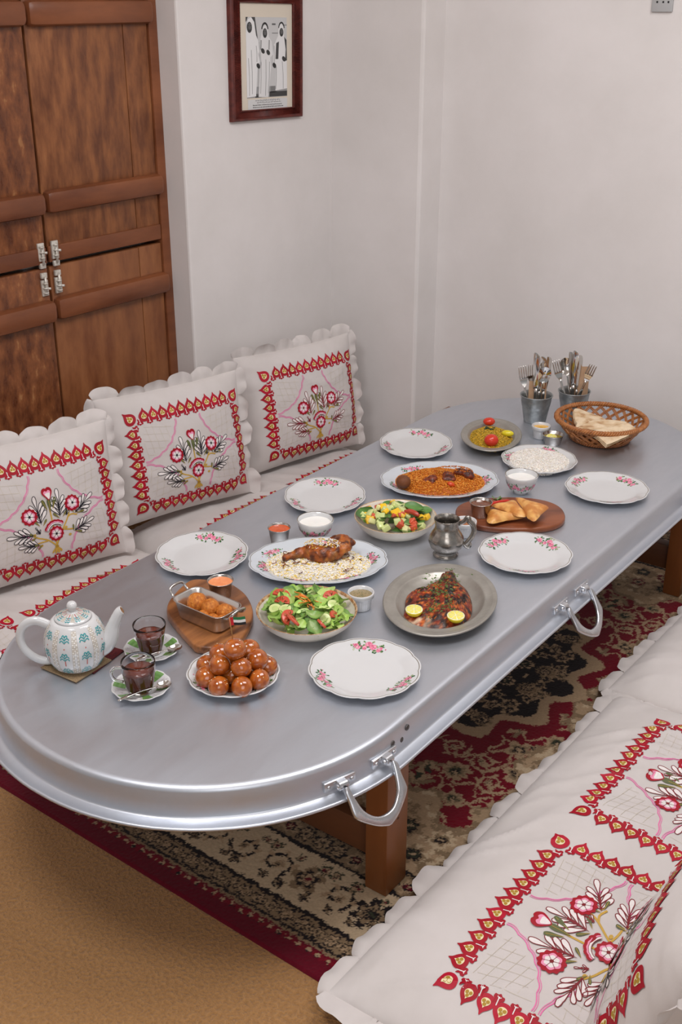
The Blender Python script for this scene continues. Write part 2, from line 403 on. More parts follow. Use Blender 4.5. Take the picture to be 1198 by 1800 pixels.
robe([(.78, .23), (.80, .10), (.86, .07), (.92, .12), (.93, .24), (.99, .30), (1.0, .90), (.70, .92), (.72, .60), (.66, .55), (.68, .34)], 224)
for cx, cy, r in ((.085, .125, .062), (.455, .195, .055), (.865, .185, .05)):
    d.disc((cx, cy), r, r * 1.15 * PW / PH * 1.15, G(58), 4, n=14); d.disc((cx + .006, cy - .012), r * .62, r * .7, G(96), 5, n=10)
    for ex in (-.4, .4): d.disc((cx + ex * r, cy - .02), r * .17, r * .1, G(30), 6, n=6)
    d.disc((cx, cy + .035), r * .34, r * .12, G(34), 6, n=8)
def arcs(cx, cy, r, g, l, w=.018):
    a = np.linspace(PI * 1.05, PI * 1.95, 12); d.strip(np.stack([cx + r * np.cos(a), cy + r * 1.15 * np.sin(a)], 1), w, G(g), l)
arcs(.455, .16, .075, 40, 6, .026); arcs(.865, .145, .07, 45, 6, .022)
for a0, a1 in (((.36, .28), (.35, .40)), ((.56, .28), (.55, .40))): d.strip([a0, a1], .03, G(150), 4)
Pn([(.73, .32), (.80, .30), (.78, .52), (.71, .52)], 70, 4); Pn([(.93, .24), (.99, .28), (1.0, .54), (.95, .55), (.97, .40)], 66, 4)
for cx, cy in ((.40, .415), (.53, .435), (.92, .52), (.285, .60), (.68, .60)): d.disc((cx, cy), .05, .032, G(52), 5, n=9, rot=.4)
for x0, y0, x1, y1 in ((.31, .30, .35, .60), (.29, .60, .26, .97), (.35, .55, .33, .95), (.47, .52, .45, .98), (.56, .55, .52, .95), (.68, .35, .68, .60), (.73, .62, .71, .9), (.88, .55, .90, .9), (.12, .4, .13, .95), (.05, .5, .06, .97), (.24, .35, .25, .55)):
    d.strip([(x0, y0), ((x0 + x1) / 2 + .01, (y0 + y1) / 2), (x1, y1)], .012, G(150), 5)
# caption lines (two in Arabic script, two in Latin), set as small printed word shapes
rng = random.Random(5)
R_(.02, 1.02, 1.0, 1.16, 208, 0)
for li, (y, x0, x1, ar) in enumerate(((1.035, .2, .82, 1), (1.062, .24, .82, 1), (1.095, .14, .83, 0), (1.122, .14, .88, 0))):
    x = x0
    while x < x1:
        w = rng.uniform(.018, .05)
        if ar:
            d.strip([(x, y), (x + w * .5, y + .004), (x + w, y - .001)], .006, G(62), 2); 
            if rng.random() < .7: d.strip([(x + w * .8, y), (x + w * .8, y - .014)], .006, G(70), 2)
            if rng.random() < .6: d.disc((x + w * .4, y - .009), .004, .003, G(60), 2, n=4)
        else:
            q = x
            while q < x + w:
                d.strip([(q, y + .006), (q, y - .006 - .005 * (rng.random() < .3))], .006, G(85), 2); q += .010
            d.strip([(x, y), (x + w, y)], .005, G(110), 2)
        x += w + .012
d.build('photo_print', pm, vmat('photo_paper', rough=0.5), pic, off=0.0002, step=0.00006)['label'] = 'grey photo print with caption lines'

# ---------------------------------------------------------------- patterned rug
def make_rug():
    hx, hy, cx, cy, st = 0.95, 1.275, -1.62, 2.625, 0.0028
    nx, ny = int(2 * hx / st) | 1, int(2 * hy / st) | 1
    qx, qy = nx // 2 + 1, ny // 2 + 1
    X, Y = np.meshgrid(np.arange(qx) * st, np.arange(qy) * st, indexing='ij')          # one quarter, mirrored later
    jx = (_h(np.arange(qx)[:, None], np.arange(qy)[None, :], 0, 1) - .5) * .006 + (vn2(X * 120, Y * 120, 3) - .5) * .009
    jy = (_h(np.arange(qx)[:, None], np.arange(qy)[None, :], 0, 2) - .5) * .006 + (vn2(X * 120, Y * 120, 4) - .5) * .009
    x = X + jx; y = Y + jy
    RED, BEI, KHA, DRK, GRN, CRM, WINE = range(7)
    pal = np.array([C(112, 10, 30), C(170, 144, 114), C(134, 112, 86), C(30, 23, 25), C(54, 57, 42), C(192, 170, 140), C(96, 10, 30)])
    I = np.full(X.shape, RED)
    sx = (hx - x) * 1.42
    d = np.minimum(sx, hy - y); along = np.where(sx < hy - y, y, x)
    md = np.sqrt((x / .46) ** 2 + (y / .45) ** 2)
    def win(px, py, r):
        i0, i1 = max(0, int((px - r) / st)), min(qx, int((px + r) / st) + 2); j0, j1 = max(0, int((py - r) / st)), min(qy, int((py + r) / st) + 2)
        return slice(i0, i1), slice(j0, j1)
    def flower(px, py, r, n=6, cols=(BEI, KHA, DRK, BEI), rot=0.0, mask=None, k=.28):
        w = win(px, py, r * 1.4); u = x[w] - px; v = y[w] - py; rr = np.hypot(u, v) / r; th = np.arctan2(v, u) + rot
        e = 1 - k + k * np.abs(np.cos(th * n / 2)) * 1.3
        for q, cc in zip((1.0, .66, .42, .2), cols):
            m = rr < e * q
            if mask is not None: m &= mask[w]
            I[w] = np.where(m, cc, I[w])
    def line(P, wd, col, mask=None):
        for a in range(len(P) - 1):
            p, q = P[a], P[a + 1]; L = np.hypot(q[0] - p[0], q[1] - p[1]) + 1e-9
            w = win((p[0] + q[0]) / 2, (p[1] + q[1]) / 2, L / 2 + .02); u = x[w] - p[0]; v = y[w] - p[1]
            t = np.clip((u * (q[0] - p[0]) + v * (q[1] - p[1])) / L ** 2, 0, 1)
            m = np.hypot(u - t * (q[0] - p[0]), v - t * (q[1] - p[1])) < wd * .5
            if mask is not None: m &= mask[w]
            I[w] = np.where(m, col, I[w])
    def scroll(px, py, r, a0, hand, col=BEI, mask=None, wd=.0078, turns=1.5):
        t = np.linspace(0, 1, 26); a = a0 + hand * t * turns * 2 * PI; q = r * (1 - .82 * t)
        P = np.stack([px + q * np.cos(a), py + q * np.sin(a)], 1); line(P, wd, col, mask)
        flower(P[-1][0], P[-1][1], r * .30, 5, (BEI, KHA, DRK, BEI), mask=mask)
        for k in (3, 7, 11, 15):
            o = P[k]; nn = np.array([math.cos(a[k]), math.sin(a[k])]); e = o + nn * r * .28 + np.array([-nn[1], nn[0]]) * hand * r * .2
            line([o, e], wd * 1.1, BEI if k % 2 else KHA, mask)
    rg = random.Random(11)
    inner = d > .60 + .05 * np.sin(along * 22) + .02 * np.sin(along * 51)
    field = inner & (md > 1.12 + .07 * np.cos(np.arctan2(y, x) * 16))
    # red field: vines with spirals and rosettes on a loose lattice
    for gx in range(0, 9):
        for gy in range(0, 13):
            px = .05 + gx * .094 + (gy % 2) * .047 + rg.uniform(-.012, .012); py = .04 + gy * .096 + rg.uniform(-.016, .016)
            kind = (gx * 2 + gy * 3) % 5
            if kind in (0, 3): scroll(px, py, rg.uniform(.036, .044), rg.uniform(0, 6.28), rg.choice((-1, 1)), mask=field)
            elif kind == 1: flower(px, py, rg.uniform(.030, .040), rg.choice((7, 8, 9)), rg.choice(((BEI, DRK, GRN, BEI), (BEI, KHA, GRN, DRK), (KHA, BEI, DRK, BEI))), rg.uniform(0, 6), mask=field)
            elif kind == 2: flower(px, py, rg.uniform(.028, .040), 5, (BEI, KHA, DRK, BEI), rg.uniform(0, 6), mask=field, k=.4); flower(px + .03, py - .028, .02, 4, (KHA, BEI, DRK, KHA), 0, field, .5)
            else:
                a = rg.uniform(0, 6.28)
                for q in range(5):
                    b = a + (q - 2) * .55; line([(px, py), (px + .042 * math.cos(b), py + .042 * math.sin(b))], .015, (KHA, BEI, GRN, BEI, KHA)[q], field)
            t = np.linspace(0, 1, 9); ex, ey = px + .094, py + rg.uniform(-.07, .09)
            line(np.stack([px + (ex - px) * t, py + (ey - py) * t + .03 * np.sin(t * 2 * PI)], 1), .0075, BEI, field)
    # medallion
    med = md < 1.02 + .07 * np.cos(np.arctan2(y, x) * 16); I = np.where(med, DRK, I); rim = med & (md > .93 + .05 * np.cos(np.arctan2(y, x) * 16)); I = np.where(rim, BEI, I)
    for q in range(58):
        a = rg.uniform(-.1, 1.68); r = math.sqrt(rg.uniform(0, .86)); px, py = .46 * r * math.cos(a), .45 * r * math.sin(a)
        if q % 3: flower(px, py, rg.uniform(.018, .030), rg.choice((5, 6, 7)), rg.choice(((BEI, KHA, DRK, BEI), (KHA, DRK, BEI, DRK), (BEI, DRK, GRN, BEI))), rg.uniform(0, 6), med, .4)
        else: scroll(px, py, .026, rg.uniform(0, 6), 1, KHA, med, .007, 1.0)
    # cream scroll ground between the guard stripe and the field
    ib = (d > .375) & ~inner & ~med; I = np.where(ib, BEI, I); I = np.where(ib & (vn2(x * 60, y * 60, 9) > .68), CRM, I); I = np.where(ib & (vn2(x * 45, y * 45, 19) > .70), KHA, I)
    edge = inner & (d < .615 + .05 * np.sin(along * 22) + .02 * np.sin(along * 51)); I = np.where(edge, KHA, I)
    def band(m, d0, d1, bg, spec):
        k = (d > d0) & (d < d1); I[k] = bg
        return k
    def along_band(dc, step, fn):
        n = int(hy / step) + 2
        for q in range(n): fn(q * step + step * .5, hy - dc, 0)
        for q in range(n): fn(hx - dc / 1.42, q * step + step * .5, 1)
    def fl1(px, py, o): flower(px, py, rg.uniform(.026, .040), rg.choice((5, 6, 7)), rg.choice(((KHA, WINE, BEI, DRK), (CRM, KHA, DRK, BEI), (KHA, DRK, GRN, BEI), (WINE, BEI, KHA, DRK))), rg.uniform(0, 6), ib, .35)
    along_band(.43, .085, fl1); along_band(.51, .09, fl1); along_band(.565, .105, lambda px, py, o: scroll(px, py, .035, rg.uniform(0, 6), rg.choice((-1, 1)), KHA, ib, .008, 1.2))
    band(I, .04, .385, BEI, 0); I[d <= .047] = DRK; I[d <= .044] = WINE
    band(I, .062, .128, KHA, 0); g1 = (d > .062) & (d < .128); I[(d > .070) & (d < .078)] = DRK; I[(d > .122) & (d < .134)] = DRK
    along_band(.100, .042, lambda px, py, o: (flower(px, py, .019, 6, (DRK, BEI, KHA, DRK), rg.uniform(0, 6), g1, .35)))
    along_band(.100, .042, lambda px, py, o: (flower(px + (.021 if not o else 0), py + (.021 if o else 0), .013, 4, (KHA, DRK, BEI, KHA), .4, g1, .5)))
    sc = (d > .044) & (d < .060) & (np.sin(along * 230) > .15 - (d - .044) * 60); I[sc] = RED; I[(d > .056) & (d < .062)] = WINE
    mb_ = (d > .134) & (d < .290); I[mb_] = CRM
    def dark_motif(px, py, o):
        k = rg.randrange(4); a = rg.uniform(0, 6)
        if k == 0: flower(px, py, .046, 7, (DRK, KHA, DRK, GRN), a, mb_, .45)
        elif k == 1: flower(px, py, .040, 5, (KHA, DRK, BEI, WINE), a, mb_, .5)
        elif k == 2: scroll(px, py, .042, a, rg.choice((-1, 1)), DRK, mb_, .009, 1.1)
        else:
            for q in range(6): b = a + q * 1.05; line([(px, py), (px + .044 * math.cos(b), py + .044 * math.sin(b))], .016, DRK if q % 2 else GRN, mb_)
    along_band(.212, .092, dark_motif)
    along_band(.165, .062, lambda px, py, o: flower(px + rg.uniform(-.02, .02), py, rg.uniform(.010, .018), 4, (DRK, KHA, DRK, DRK), rg.uniform(0, 6), mb_, .5))
    along_band(.260, .058, lambda px, py, o: flower(px + rg.uniform(-.02, .02), py, rg.uniform(.010, .019), 5, (GRN, BEI, WINE, DRK), rg.uniform(0, 6), mb_, .5))
    g2 = (d > .290) & (d < .375); I[g2] = KHA; I[(d > .290) & (d < .302)] = DRK; I[(d > .362) & (d < .374)] = DRK
    along_band(.332, .05, lambda px, py, o: flower(px, py, .024, 6, rg.choice(((DRK, BEI, KHA, DRK), (BEI, DRK, WINE, BEI))), rg.uniform(0, 6), g2, .4))
    col = pal[I]
    full = np.concatenate([col[:0:-1], col], 0); full = np.concatenate([full[:, :0:-1], full], 1)
    nx, ny = full.shape[:2]
    k = 1 + .22 * (_h(np.arange(nx)[:, None], np.arange(ny)[None, :], 0, 7) - .5); full = full.copy(); full[..., :3] *= k[..., None]
    gx, gy = np.meshgrid((np.arange(nx) - nx // 2) * st, (np.arange(ny) - ny // 2) * st, indexing='ij')
    z = .008 + .0016 * _h(np.arange(nx)[:, None], np.arange(ny)[None, :], 0, 8) + .0012 * vn2(gx * 9, gy * 9, 5)
    z[0, :] = z[-1, :] = z[:, 0] = z[:, -1] = 0.0005
    V = np.stack([gx, gy, z], -1).reshape(-1, 3)
    i = np.arange(nx - 1)[:, None] * ny + np.arange(ny - 1)[None, :]; i = i.ravel()
    F = np.stack([i, i + ny, i + ny + 1, i + 1], 1).astype(np.int32)
    me = bpy.data.meshes.new('patterned_rug'); me.vertices.add(len(V)); me.vertices.foreach_set('co', V.ravel().astype(np.float32))
    me.loops.add(F.size); me.loops.foreach_set('vertex_index', F.ravel()); me.polygons.add(len(F)); me.polygons.foreach_set('loop_start', np.arange(0, F.size, 4, dtype=np.int32))
    me.update(calc_edges=True)
    ca = me.color_attributes.new('Col', 'FLOAT_COLOR', 'POINT'); ca.data.foreach_set('color', full.reshape(-1, 4).astype(np.float32).ravel())
    me.polygons.foreach_set('use_smooth', np.ones(len(F), bool)); me.materials.append(vmat('rug_pile', rough=0.95, sheen=0.15, spec=0.1))
    o = bpy.data.objects.new('patterned_rug', me); link(o); o.location = (cx, cy, 0)
    tag(o, 'dark red patterned rug with beige scrolls and cream floral border under the table', 'rug')
make_rug()
# ================================================================ table: aluminium tray on a wooden stand
TZ = 0.47
mat('aluminium', C(208, 212, 220), C(196, 201, 209), rough=0.42, metal=0.88, scale=9, stretch=(1, 0.22, 1), mix=(0.3, 0.7), bump=0.16, bscale=70, bdist=0.001, rvar=0.08, detail=8)
mat('cast_aluminium', C(216, 218, 222), C(198, 200, 204), rough=0.3, metal=0.95, scale=25, rvar=0.06)
mat('stand_wood', C(112, 62, 28), C(134, 80, 40), rough=0.4, scale=5, stretch=(2, 2, 0.4), mix=(0.3, 0.7), bump=0.05, bscale=60, rvar=0.05)
mat('stand_wood_dark', C(84, 48, 26), C(102, 60, 34), rough=0.5, scale=5, stretch=(0.5, 2, 2))
tray = thing('serving_tray_table', 'long oval aluminium tray table with drop handles on brown wooden legs', 'table', (-1.622, 2.4615, TZ), (0, 0, math.radians(1.0)))
TA, TB, TN, TS = 0.497, 0.497, 2.06, 0.8335         # half width, end depth, superellipse power, half length of the straight sides
def table_outline(n_end=64, n_side=14):
    P = []
    for k in range(n_end + 1):
        a = PI * k / n_end; c, s = math.cos(a), math.sin(a)
        P.append((TA * math.copysign(abs(c) ** (2 / TN), c), TS + TB * abs(s) ** (2 / TN)))
    for k in range(1, n_side): P.append((-TA, TS - 2 * TS * k / n_side))
    for k in range(n_end + 1):
        a = PI + PI * k / n_end; c, s = math.cos(a), math.sin(a)
        P.append((TA * math.copysign(abs(c) ** (2 / TN), c), -TS - TB * abs(s) ** (2 / TN)))
    for k in range(1, n_side): P.append((TA, -TS + 2 * TS * k / n_side))
    return np.array(P)
OUT = table_outline()
_t = np.roll(OUT, -1, 0) - np.roll(OUT, 1, 0); _t /= np.linalg.norm(_t, axis=1)[:, None]
ONR = np.stack([_t[:, 1], -_t[:, 0]], 1)
prof = [(-.30, 0.0), (-.10, 0.0), (-.016, 0.0), (-.011, -.0005), (-.006, -.0022), (-.002, -.0058), (0.0, -.011), (.004, -.040), (.0065, -.060), (.0072, -.0615), (.0078, -.064), (.012, -.066), (.030, -.068), (.0335, -.0665), (.0375, -.0665), (.0400, -.070), (.0375, -.0735), (.033, -.0735), (.026, -.0715), (.004, -.068), (.001, -.062), (-.004, -.012), (-.012, -.004), (-.10, -.003), (-.30, -.003)]
b = MB(); n = len(OUT); V = []
for o, z in prof:
    w = np.full(n, o)
    V.append(np.concatenate([OUT + ONR * w[:, None] * (1.0), np.full((n, 1), z)], 1))
V = np.array(V)
V[8:20, :, 2] += 0.0007 * (vn2(np.arange(n) * .6, np.zeros(n), 2) - .5)[None, :]      # hand-beaten flange
k = len(prof)
f = []
for i in range(k - 1):
    for j in range(n): a = i * n + j; c = i * n + (j + 1) % n; f.append((a, a + n, c + n, c))
b.add(V.reshape(-1, 3), f); b.f.append(tuple(range(n))); b.m.append(0); b.f.append(tuple((k - 1) * n + i for i in range(n))[::-1]); b.m.append(0)
b.build('tray', MATS['aluminium'], tray)
def edge_at(y, side=1):
    """point and outward direction of the skirt on the right-hand side at local y"""
    half = OUT[:, 0] * side > 0; P = OUT[half]; N_ = ONR[half]; i = np.argmin(abs(P[:, 1] - y)); o = np.argsort(P[:, 1])
    return np.array([np.interp(y, P[o, 1], P[o, 0]), y]), N_[i]
def drop_handle(ya, yb, only=None):
    pa, na = edge_at(ya); pb, nb = edge_at(yb)
    for p, nn in ((pa, na), (pb, nb)):
        if only == 'a' and p is pb: continue
        t = np.array([-nn[1], nn[0]]); M = np.eye(4); M[:3, 0] = [t[0], t[1], 0]; M[:3, 1] = [nn[0], nn[1], 0]; M[:3, 2] = [0, 0, 1]; M[:3, 3] = [p[0] + nn[0] * .004, p[1] + nn[1] * .004, -.046]
        q = MB(); box(q, (-.038, -.002, -.011), (.038, .007, .011), bev=.003, M=M)
        a_ = np.linspace(-PI / 2, PI / 2, 9); pf_ = [(0, -.0095)] + [(.014 + .0095 * math.cos(t_), .0095 * math.sin(t_)) for t_ in a_] + [(0, .0095)]; L_ = len(pf_)
        V = np.array([(sx, yy, zz) for sx in (-.0105, -.0095, .0095, .0105) for (yy, zz) in ([(u_ * (.97 if abs(sx) > .01 else 1), w_ * (.9 if abs(sx) > .01 else 1)) for u_, w_ in pf_])]); V = V @ M[:3, :3].T + M[:3, 3]
        q.add(V, grid_faces(4, L_, cv=True) + [tuple(range(L_)), tuple(3 * L_ + i_ for i_ in range(L_))[::-1]]); o = q.build('handle_bracket', MATS['cast_aluminium'], tray, sharp=35)
        for s in (-.028, .028):
            q = MB(); v, ff = ico(2); q.add((v * [.0045, .003, .0045] + [s, .0075, 0]) @ M[:3, :3].T + M[:3, 3], ff); q.build('rivet', MATS['cast_aluminium'], o)
        q = MB(); tube(q, np.array([[-.014, .0145, 0], [0, .0145, 0], [.014, .0145, 0]]) @ M[:3, :3].T + M[:3, 3], .0042, 8); q.build('hinge_pin', MATS['cast_aluminium'], o)
    if only: return
    mid = (pa + pb) / 2; nn = (na + nb) / 2; nn /= np.linalg.norm(nn); t = (pb - pa) / np.linalg.norm(pb - pa); L = np.linalg.norm(pb - pa) / 2
    dn = np.array([nn[0] * .56, nn[1] * .56, -.828]); T3 = np.array([t[0], t[1], 0.0]); B3 = np.cross(T3, dn)
    O = np.array([mid[0] + nn[0] * .030, mid[1] + nn[1] * .030, -.043])
    # cast bail: rounded inner bow, lobed outer edge
    inner = spline([(-L, 0), (-L * .93, .028), (-L * .74, .062), (-L * .30, .084), (L * .30, .084), (L * .74, .062), (L * .93, .028), (L, 0)], 48)
    m = len(inner); tt = np.gradient(inner, axis=0); tt /= np.linalg.norm(tt, axis=1)[:, None]; no = np.stack([-tt[:, 1], tt[:, 0]], 1)
    if no[m // 2][1] < 0: no = -no
    s = np.linspace(0, 1, m); wd = .0100 + .0080 * np.clip(np.sin(PI * s) * 1.6, 0, 1) + .0075 * (1 - np.abs(np.sin(s * PI * 4)) ** .8) * np.clip(np.sin(PI * s) * 2, 0, 1)
    wd = wd * np.clip(np.minimum(s, 1 - s) / .06 + .55, 0, 1); outer = inner + no * wd[:, None]
    th = .0052; q = MB(); V = []
    for a, c in zip(inner, outer):
        md = (a + c) / 2
        for (p, zz) in ((a * .88 + c * .12, -th), (a, -th * .5), (a, th * .5), (a * .88 + c * .12, th), (a * .12 + c * .88, th), (c, th * .5), (c, -th * .5), (a * .12 + c * .88, -th)):
            V.append(O + T3 * p[0] + dn * p[1] + B3 * zz)
    q.add(V, grid_faces(m, 8, cv=True)); q.build('bail', MATS['cast_aluminium'], tray)
drop_handle(-1.003, -0.885)
drop_handle(-0.087, 0.033)
drop_handle(0.80, 0.92)
mat('dark_rivet', C(92, 88, 86), rough=0.5, metal=0.8)
for yy, zz in ((-.796, -.024), (-.818, -.043), (-.850, -.034)):
    q = MB(); p, nn = edge_at(yy); v, ff = ico(2); r = v * [.003, .0072, .0072] + [p[0] + .003, p[1], zz]; q.add(r, ff); q.build('rivet', MATS['dark_rivet'], tray)['label'] = 'dull grey rivet'
stand = tray
def leg(x0, y0):
    q = MB(); box(q, (x0, y0, .0112 - TZ), (x0 + .058, y0 + .082, -.0035), bev=.003); o = q.build('leg', MATS['stand_wood'], stand, sharp=40)
    if x0 > 0:
        for zz, yy in ((.205, .043), (.238, .046)):
            r = MB(); v, ff = ico(1); r.add(v * [.0012, .005, .0035] + [x0 + .058, y0 + yy, zz - TZ], ff); r.build('knot', MATS['stand_wood_dark'], o)
for x0 in (.430, -.488):
    for y0 in (-.8465, .8935): leg(x0, y0)
for y in (-.8265, .9235):
    q = MB(); box(q, (-.45, y, .086 - TZ), (.43, y + .045, .172 - TZ), bev=.003); q.build('cross_rail', MATS['stand_wood_dark'], stand, sharp=40)
for x in (-.47, .40):
    q = MB(); box(q, (x, -.80, .33 - TZ), (x + .045, .875, .42 - TZ), bev=.003); q.build('side_rail', MATS['stand_wood_dark'], stand, sharp=40)
# ================================================================ embroidered mattresses and cushions
mat('cotton', C(205, 198, 194), C(211, 204, 201), rough=0.85, scale=6, bump=0.10, bscale=420, bdist=0.0006, spec=0.2, sheen=0.25)
vmat('thread', rough=0.55, spec=0.4, bump=0.3, bscale=600, bdist=0.0005, noise=0.16, nscale=500)
RED, RED2, CRE, GLD, PNK, GRI = C(164, 4, 32), C(180, 12, 44), C(238, 224, 178), C(176, 138, 44), C(232, 118, 172), C(206, 196, 176)
LEA, STM, BLK, MAR, PK2, WHT = C(96, 102, 62), C(200, 160, 66), C(28, 24, 34), C(126, 26, 34), C(236, 150, 180), C(236, 229, 226)
def tf(P, o, a, s):
    P = np.asarray(P, float) * s; c, q = math.cos(a), math.sin(a)
    return np.stack([o[0] + P[:, 0] * c - P[:, 1] * q, o[1] + P[:, 0] * q + P[:, 1] * c], 1)
_half = [(0, 1.12), (.10, .93), (.27, .76), (.40, .58), (.445, .40), (.39, .22), (.26, .10), (.10, .04)]
ONION = spline([(x, y) for x, y in _half] + [(-x, y) for x, y in _half[:0:-1]], 34, True)
TREF = spline([(-.20, .34), (0, .22), (.20, .34), (.17, .12), (.27, .02), (.25, -.14), (.11, -.15), (0, -.23), (-.11, -.15), (-.25, -.14), (-.27, .02), (-.17, .12)], 36, True)
def heart(d, o, a, p, rg, slit=True, big=1.0):
    s = p * big * rg.uniform(.96, 1.04); a2 = a + rg.uniform(-.05, .05)
    s *= 1.16; d.fan(tf(ONION, o, a2, s), RED if rg.random() < .6 else RED2, 1); d.fan(tf(ONION * [.50, .48] + [0, .23], o, a2, s), CRE, 2)
    for q in ((0, .58), (-.10, .42), (.10, .42)): d.disc(tf([q], o, a2, s)[0], .095 * s, col=GLD, layer=3, n=7)
def knot_(d, o, a, p):
    p *= 1.12
    d.poly(tf(TREF, o, a, p), RED, 1)
    d.strip(tf([(-.05, .36), (0, .02), (0, -.08)], o, a, p), .05 * p, WHT, 2); d.strip(tf([(-.10, -.08), (0, .0), (.10, -.08)], o, a, p), .04 * p, WHT, 2)
def border(d, cx, cy, pw, ph, seed):
    rg = random.Random(seed); nw = round(pw / .0362); nh = round(ph / .0362)
    for (ox, oy, L, n, a) in ((-pw / 2, ph / 2, pw, nw, 0), (pw / 2, ph / 2, ph, nh, -PI / 2), (pw / 2, -ph / 2, pw, nw, PI), (-pw / 2, -ph / 2, ph, nh, PI / 2)):
        p = L / n; ca, sa = math.cos(a), math.sin(a)
        for i in range(n):
            s = i * p
            if i == 0: heart(d, (cx + ox, cy + oy), a + PI / 4, p, rg, big=1.12)
            else: heart(d, (cx + ox + ca * s, cy + oy + sa * s), a, p, rg)
            s += p / 2; knot_(d, (cx + ox + ca * s, cy + oy + sa * s), a, p)
def corners(d, cx, cy, pw, ph):
    R = min(pw, ph) * .455
    for sx in (-1, 1):
        for sy in (-1, 1):
            t = np.linspace(.02, PI / 2 - .02, 34)
            for k, (off, w, c) in enumerate(((0, .0026, PNK), (.0042, .0014, PNK))):
                r = R + off + .0040 * np.abs(np.sin(t * 12)); r = r * (1 - .06 * np.sin(2 * t))
                P = np.stack([cx + sx * (pw / 2 - .008 - r * np.cos(t) * 1.06), cy + sy * (ph / 2 - .008 - r * np.sin(t) * .98)], 1)
                d.strip(P, w, c, 1)
            for fam in (0, 1):
                for q in np.arange(-.14, .16, .024):
                    s = np.linspace(0, R * 1.5, 14); a = PI / 4 + (.62 if fam else -.62)
                    X = np.cos(a) * s - math.sin(a) * q; Y = np.sin(a) * s + math.cos(a) * q
                    m = (X > .004) & (Y > .004) & (np.hypot(X, Y) < R * .93)
                    if m.sum() > 2:
                        P = np.stack([cx + sx * (pw / 2 - .010 - X[m]), cy + sy * (ph / 2 - .010 - Y[m])], 1)
                        d.strip(P if sx * sy > 0 else P, .0007, GRI, 0)
def teardrop(o, a, L, w):
    return tf(spline([(0, 0), (.35, .26), (.72, .48), (.96, .30), (1, 0), (.96, -.30), (.72, -.48), (.35, -.26)], 22, True) * [1, w / L], o, a, L)
def frond(d, b, t, n, lc):
    b = np.array(b); t = np.array(t); ax = t - b; L = np.linalg.norm(ax); a = math.atan2(ax[1], ax[0])
    def lobe(o, a, l):
        P = teardrop(o, a, l, l * .30); d.fan(P, WHT, 3); d.strip(P, .0019, lc, 4, closed=True)
    lobe(b + ax * .55, a, L * .48)
    for k in range(n):
        s = .08 + .52 * k / n
        for sg in (-1, 1): lobe(b + ax * s, a + sg * (.70 - .15 * k / n), L * (.46 - .08 * k / n))
    d.poly(teardrop(b, a, L * .55, L * .07), lc, 5)
    for s in (.1, .3, .5): d.disc(b + ax * s, .0028, col=lc, layer=6, n=7)
def leaf(d, o, a, L, c=LEA):
    P = teardrop(o, a, L, L * .30); d.poly(P, c, 5); d.strip(tf([(0, 0), (.9, 0)], o, a, L), .0009, STM, 6)
def rose(d, o, r, lc, rot=0):
    d.disc(o, r, col=RED, layer=7, n=48, wob=.07, wn=12, rot=rot); d.disc(o, r * .70, col=PK2, layer=8, n=30, wob=.09, wn=6, rot=rot); d.disc(o, r * .52, col=WHT, layer=9, n=30, wob=.10, wn=6, rot=rot)
    for k in range(6):
        a = rot + k * PI / 3 + PI / 6; d.strip([(o[0], o[1]), (o[0] + r * .70 * math.cos(a), o[1] + r * .70 * math.sin(a))], .0012, lc, 10)
    d.disc(o, r * .16, col=lc, layer=11, n=8)
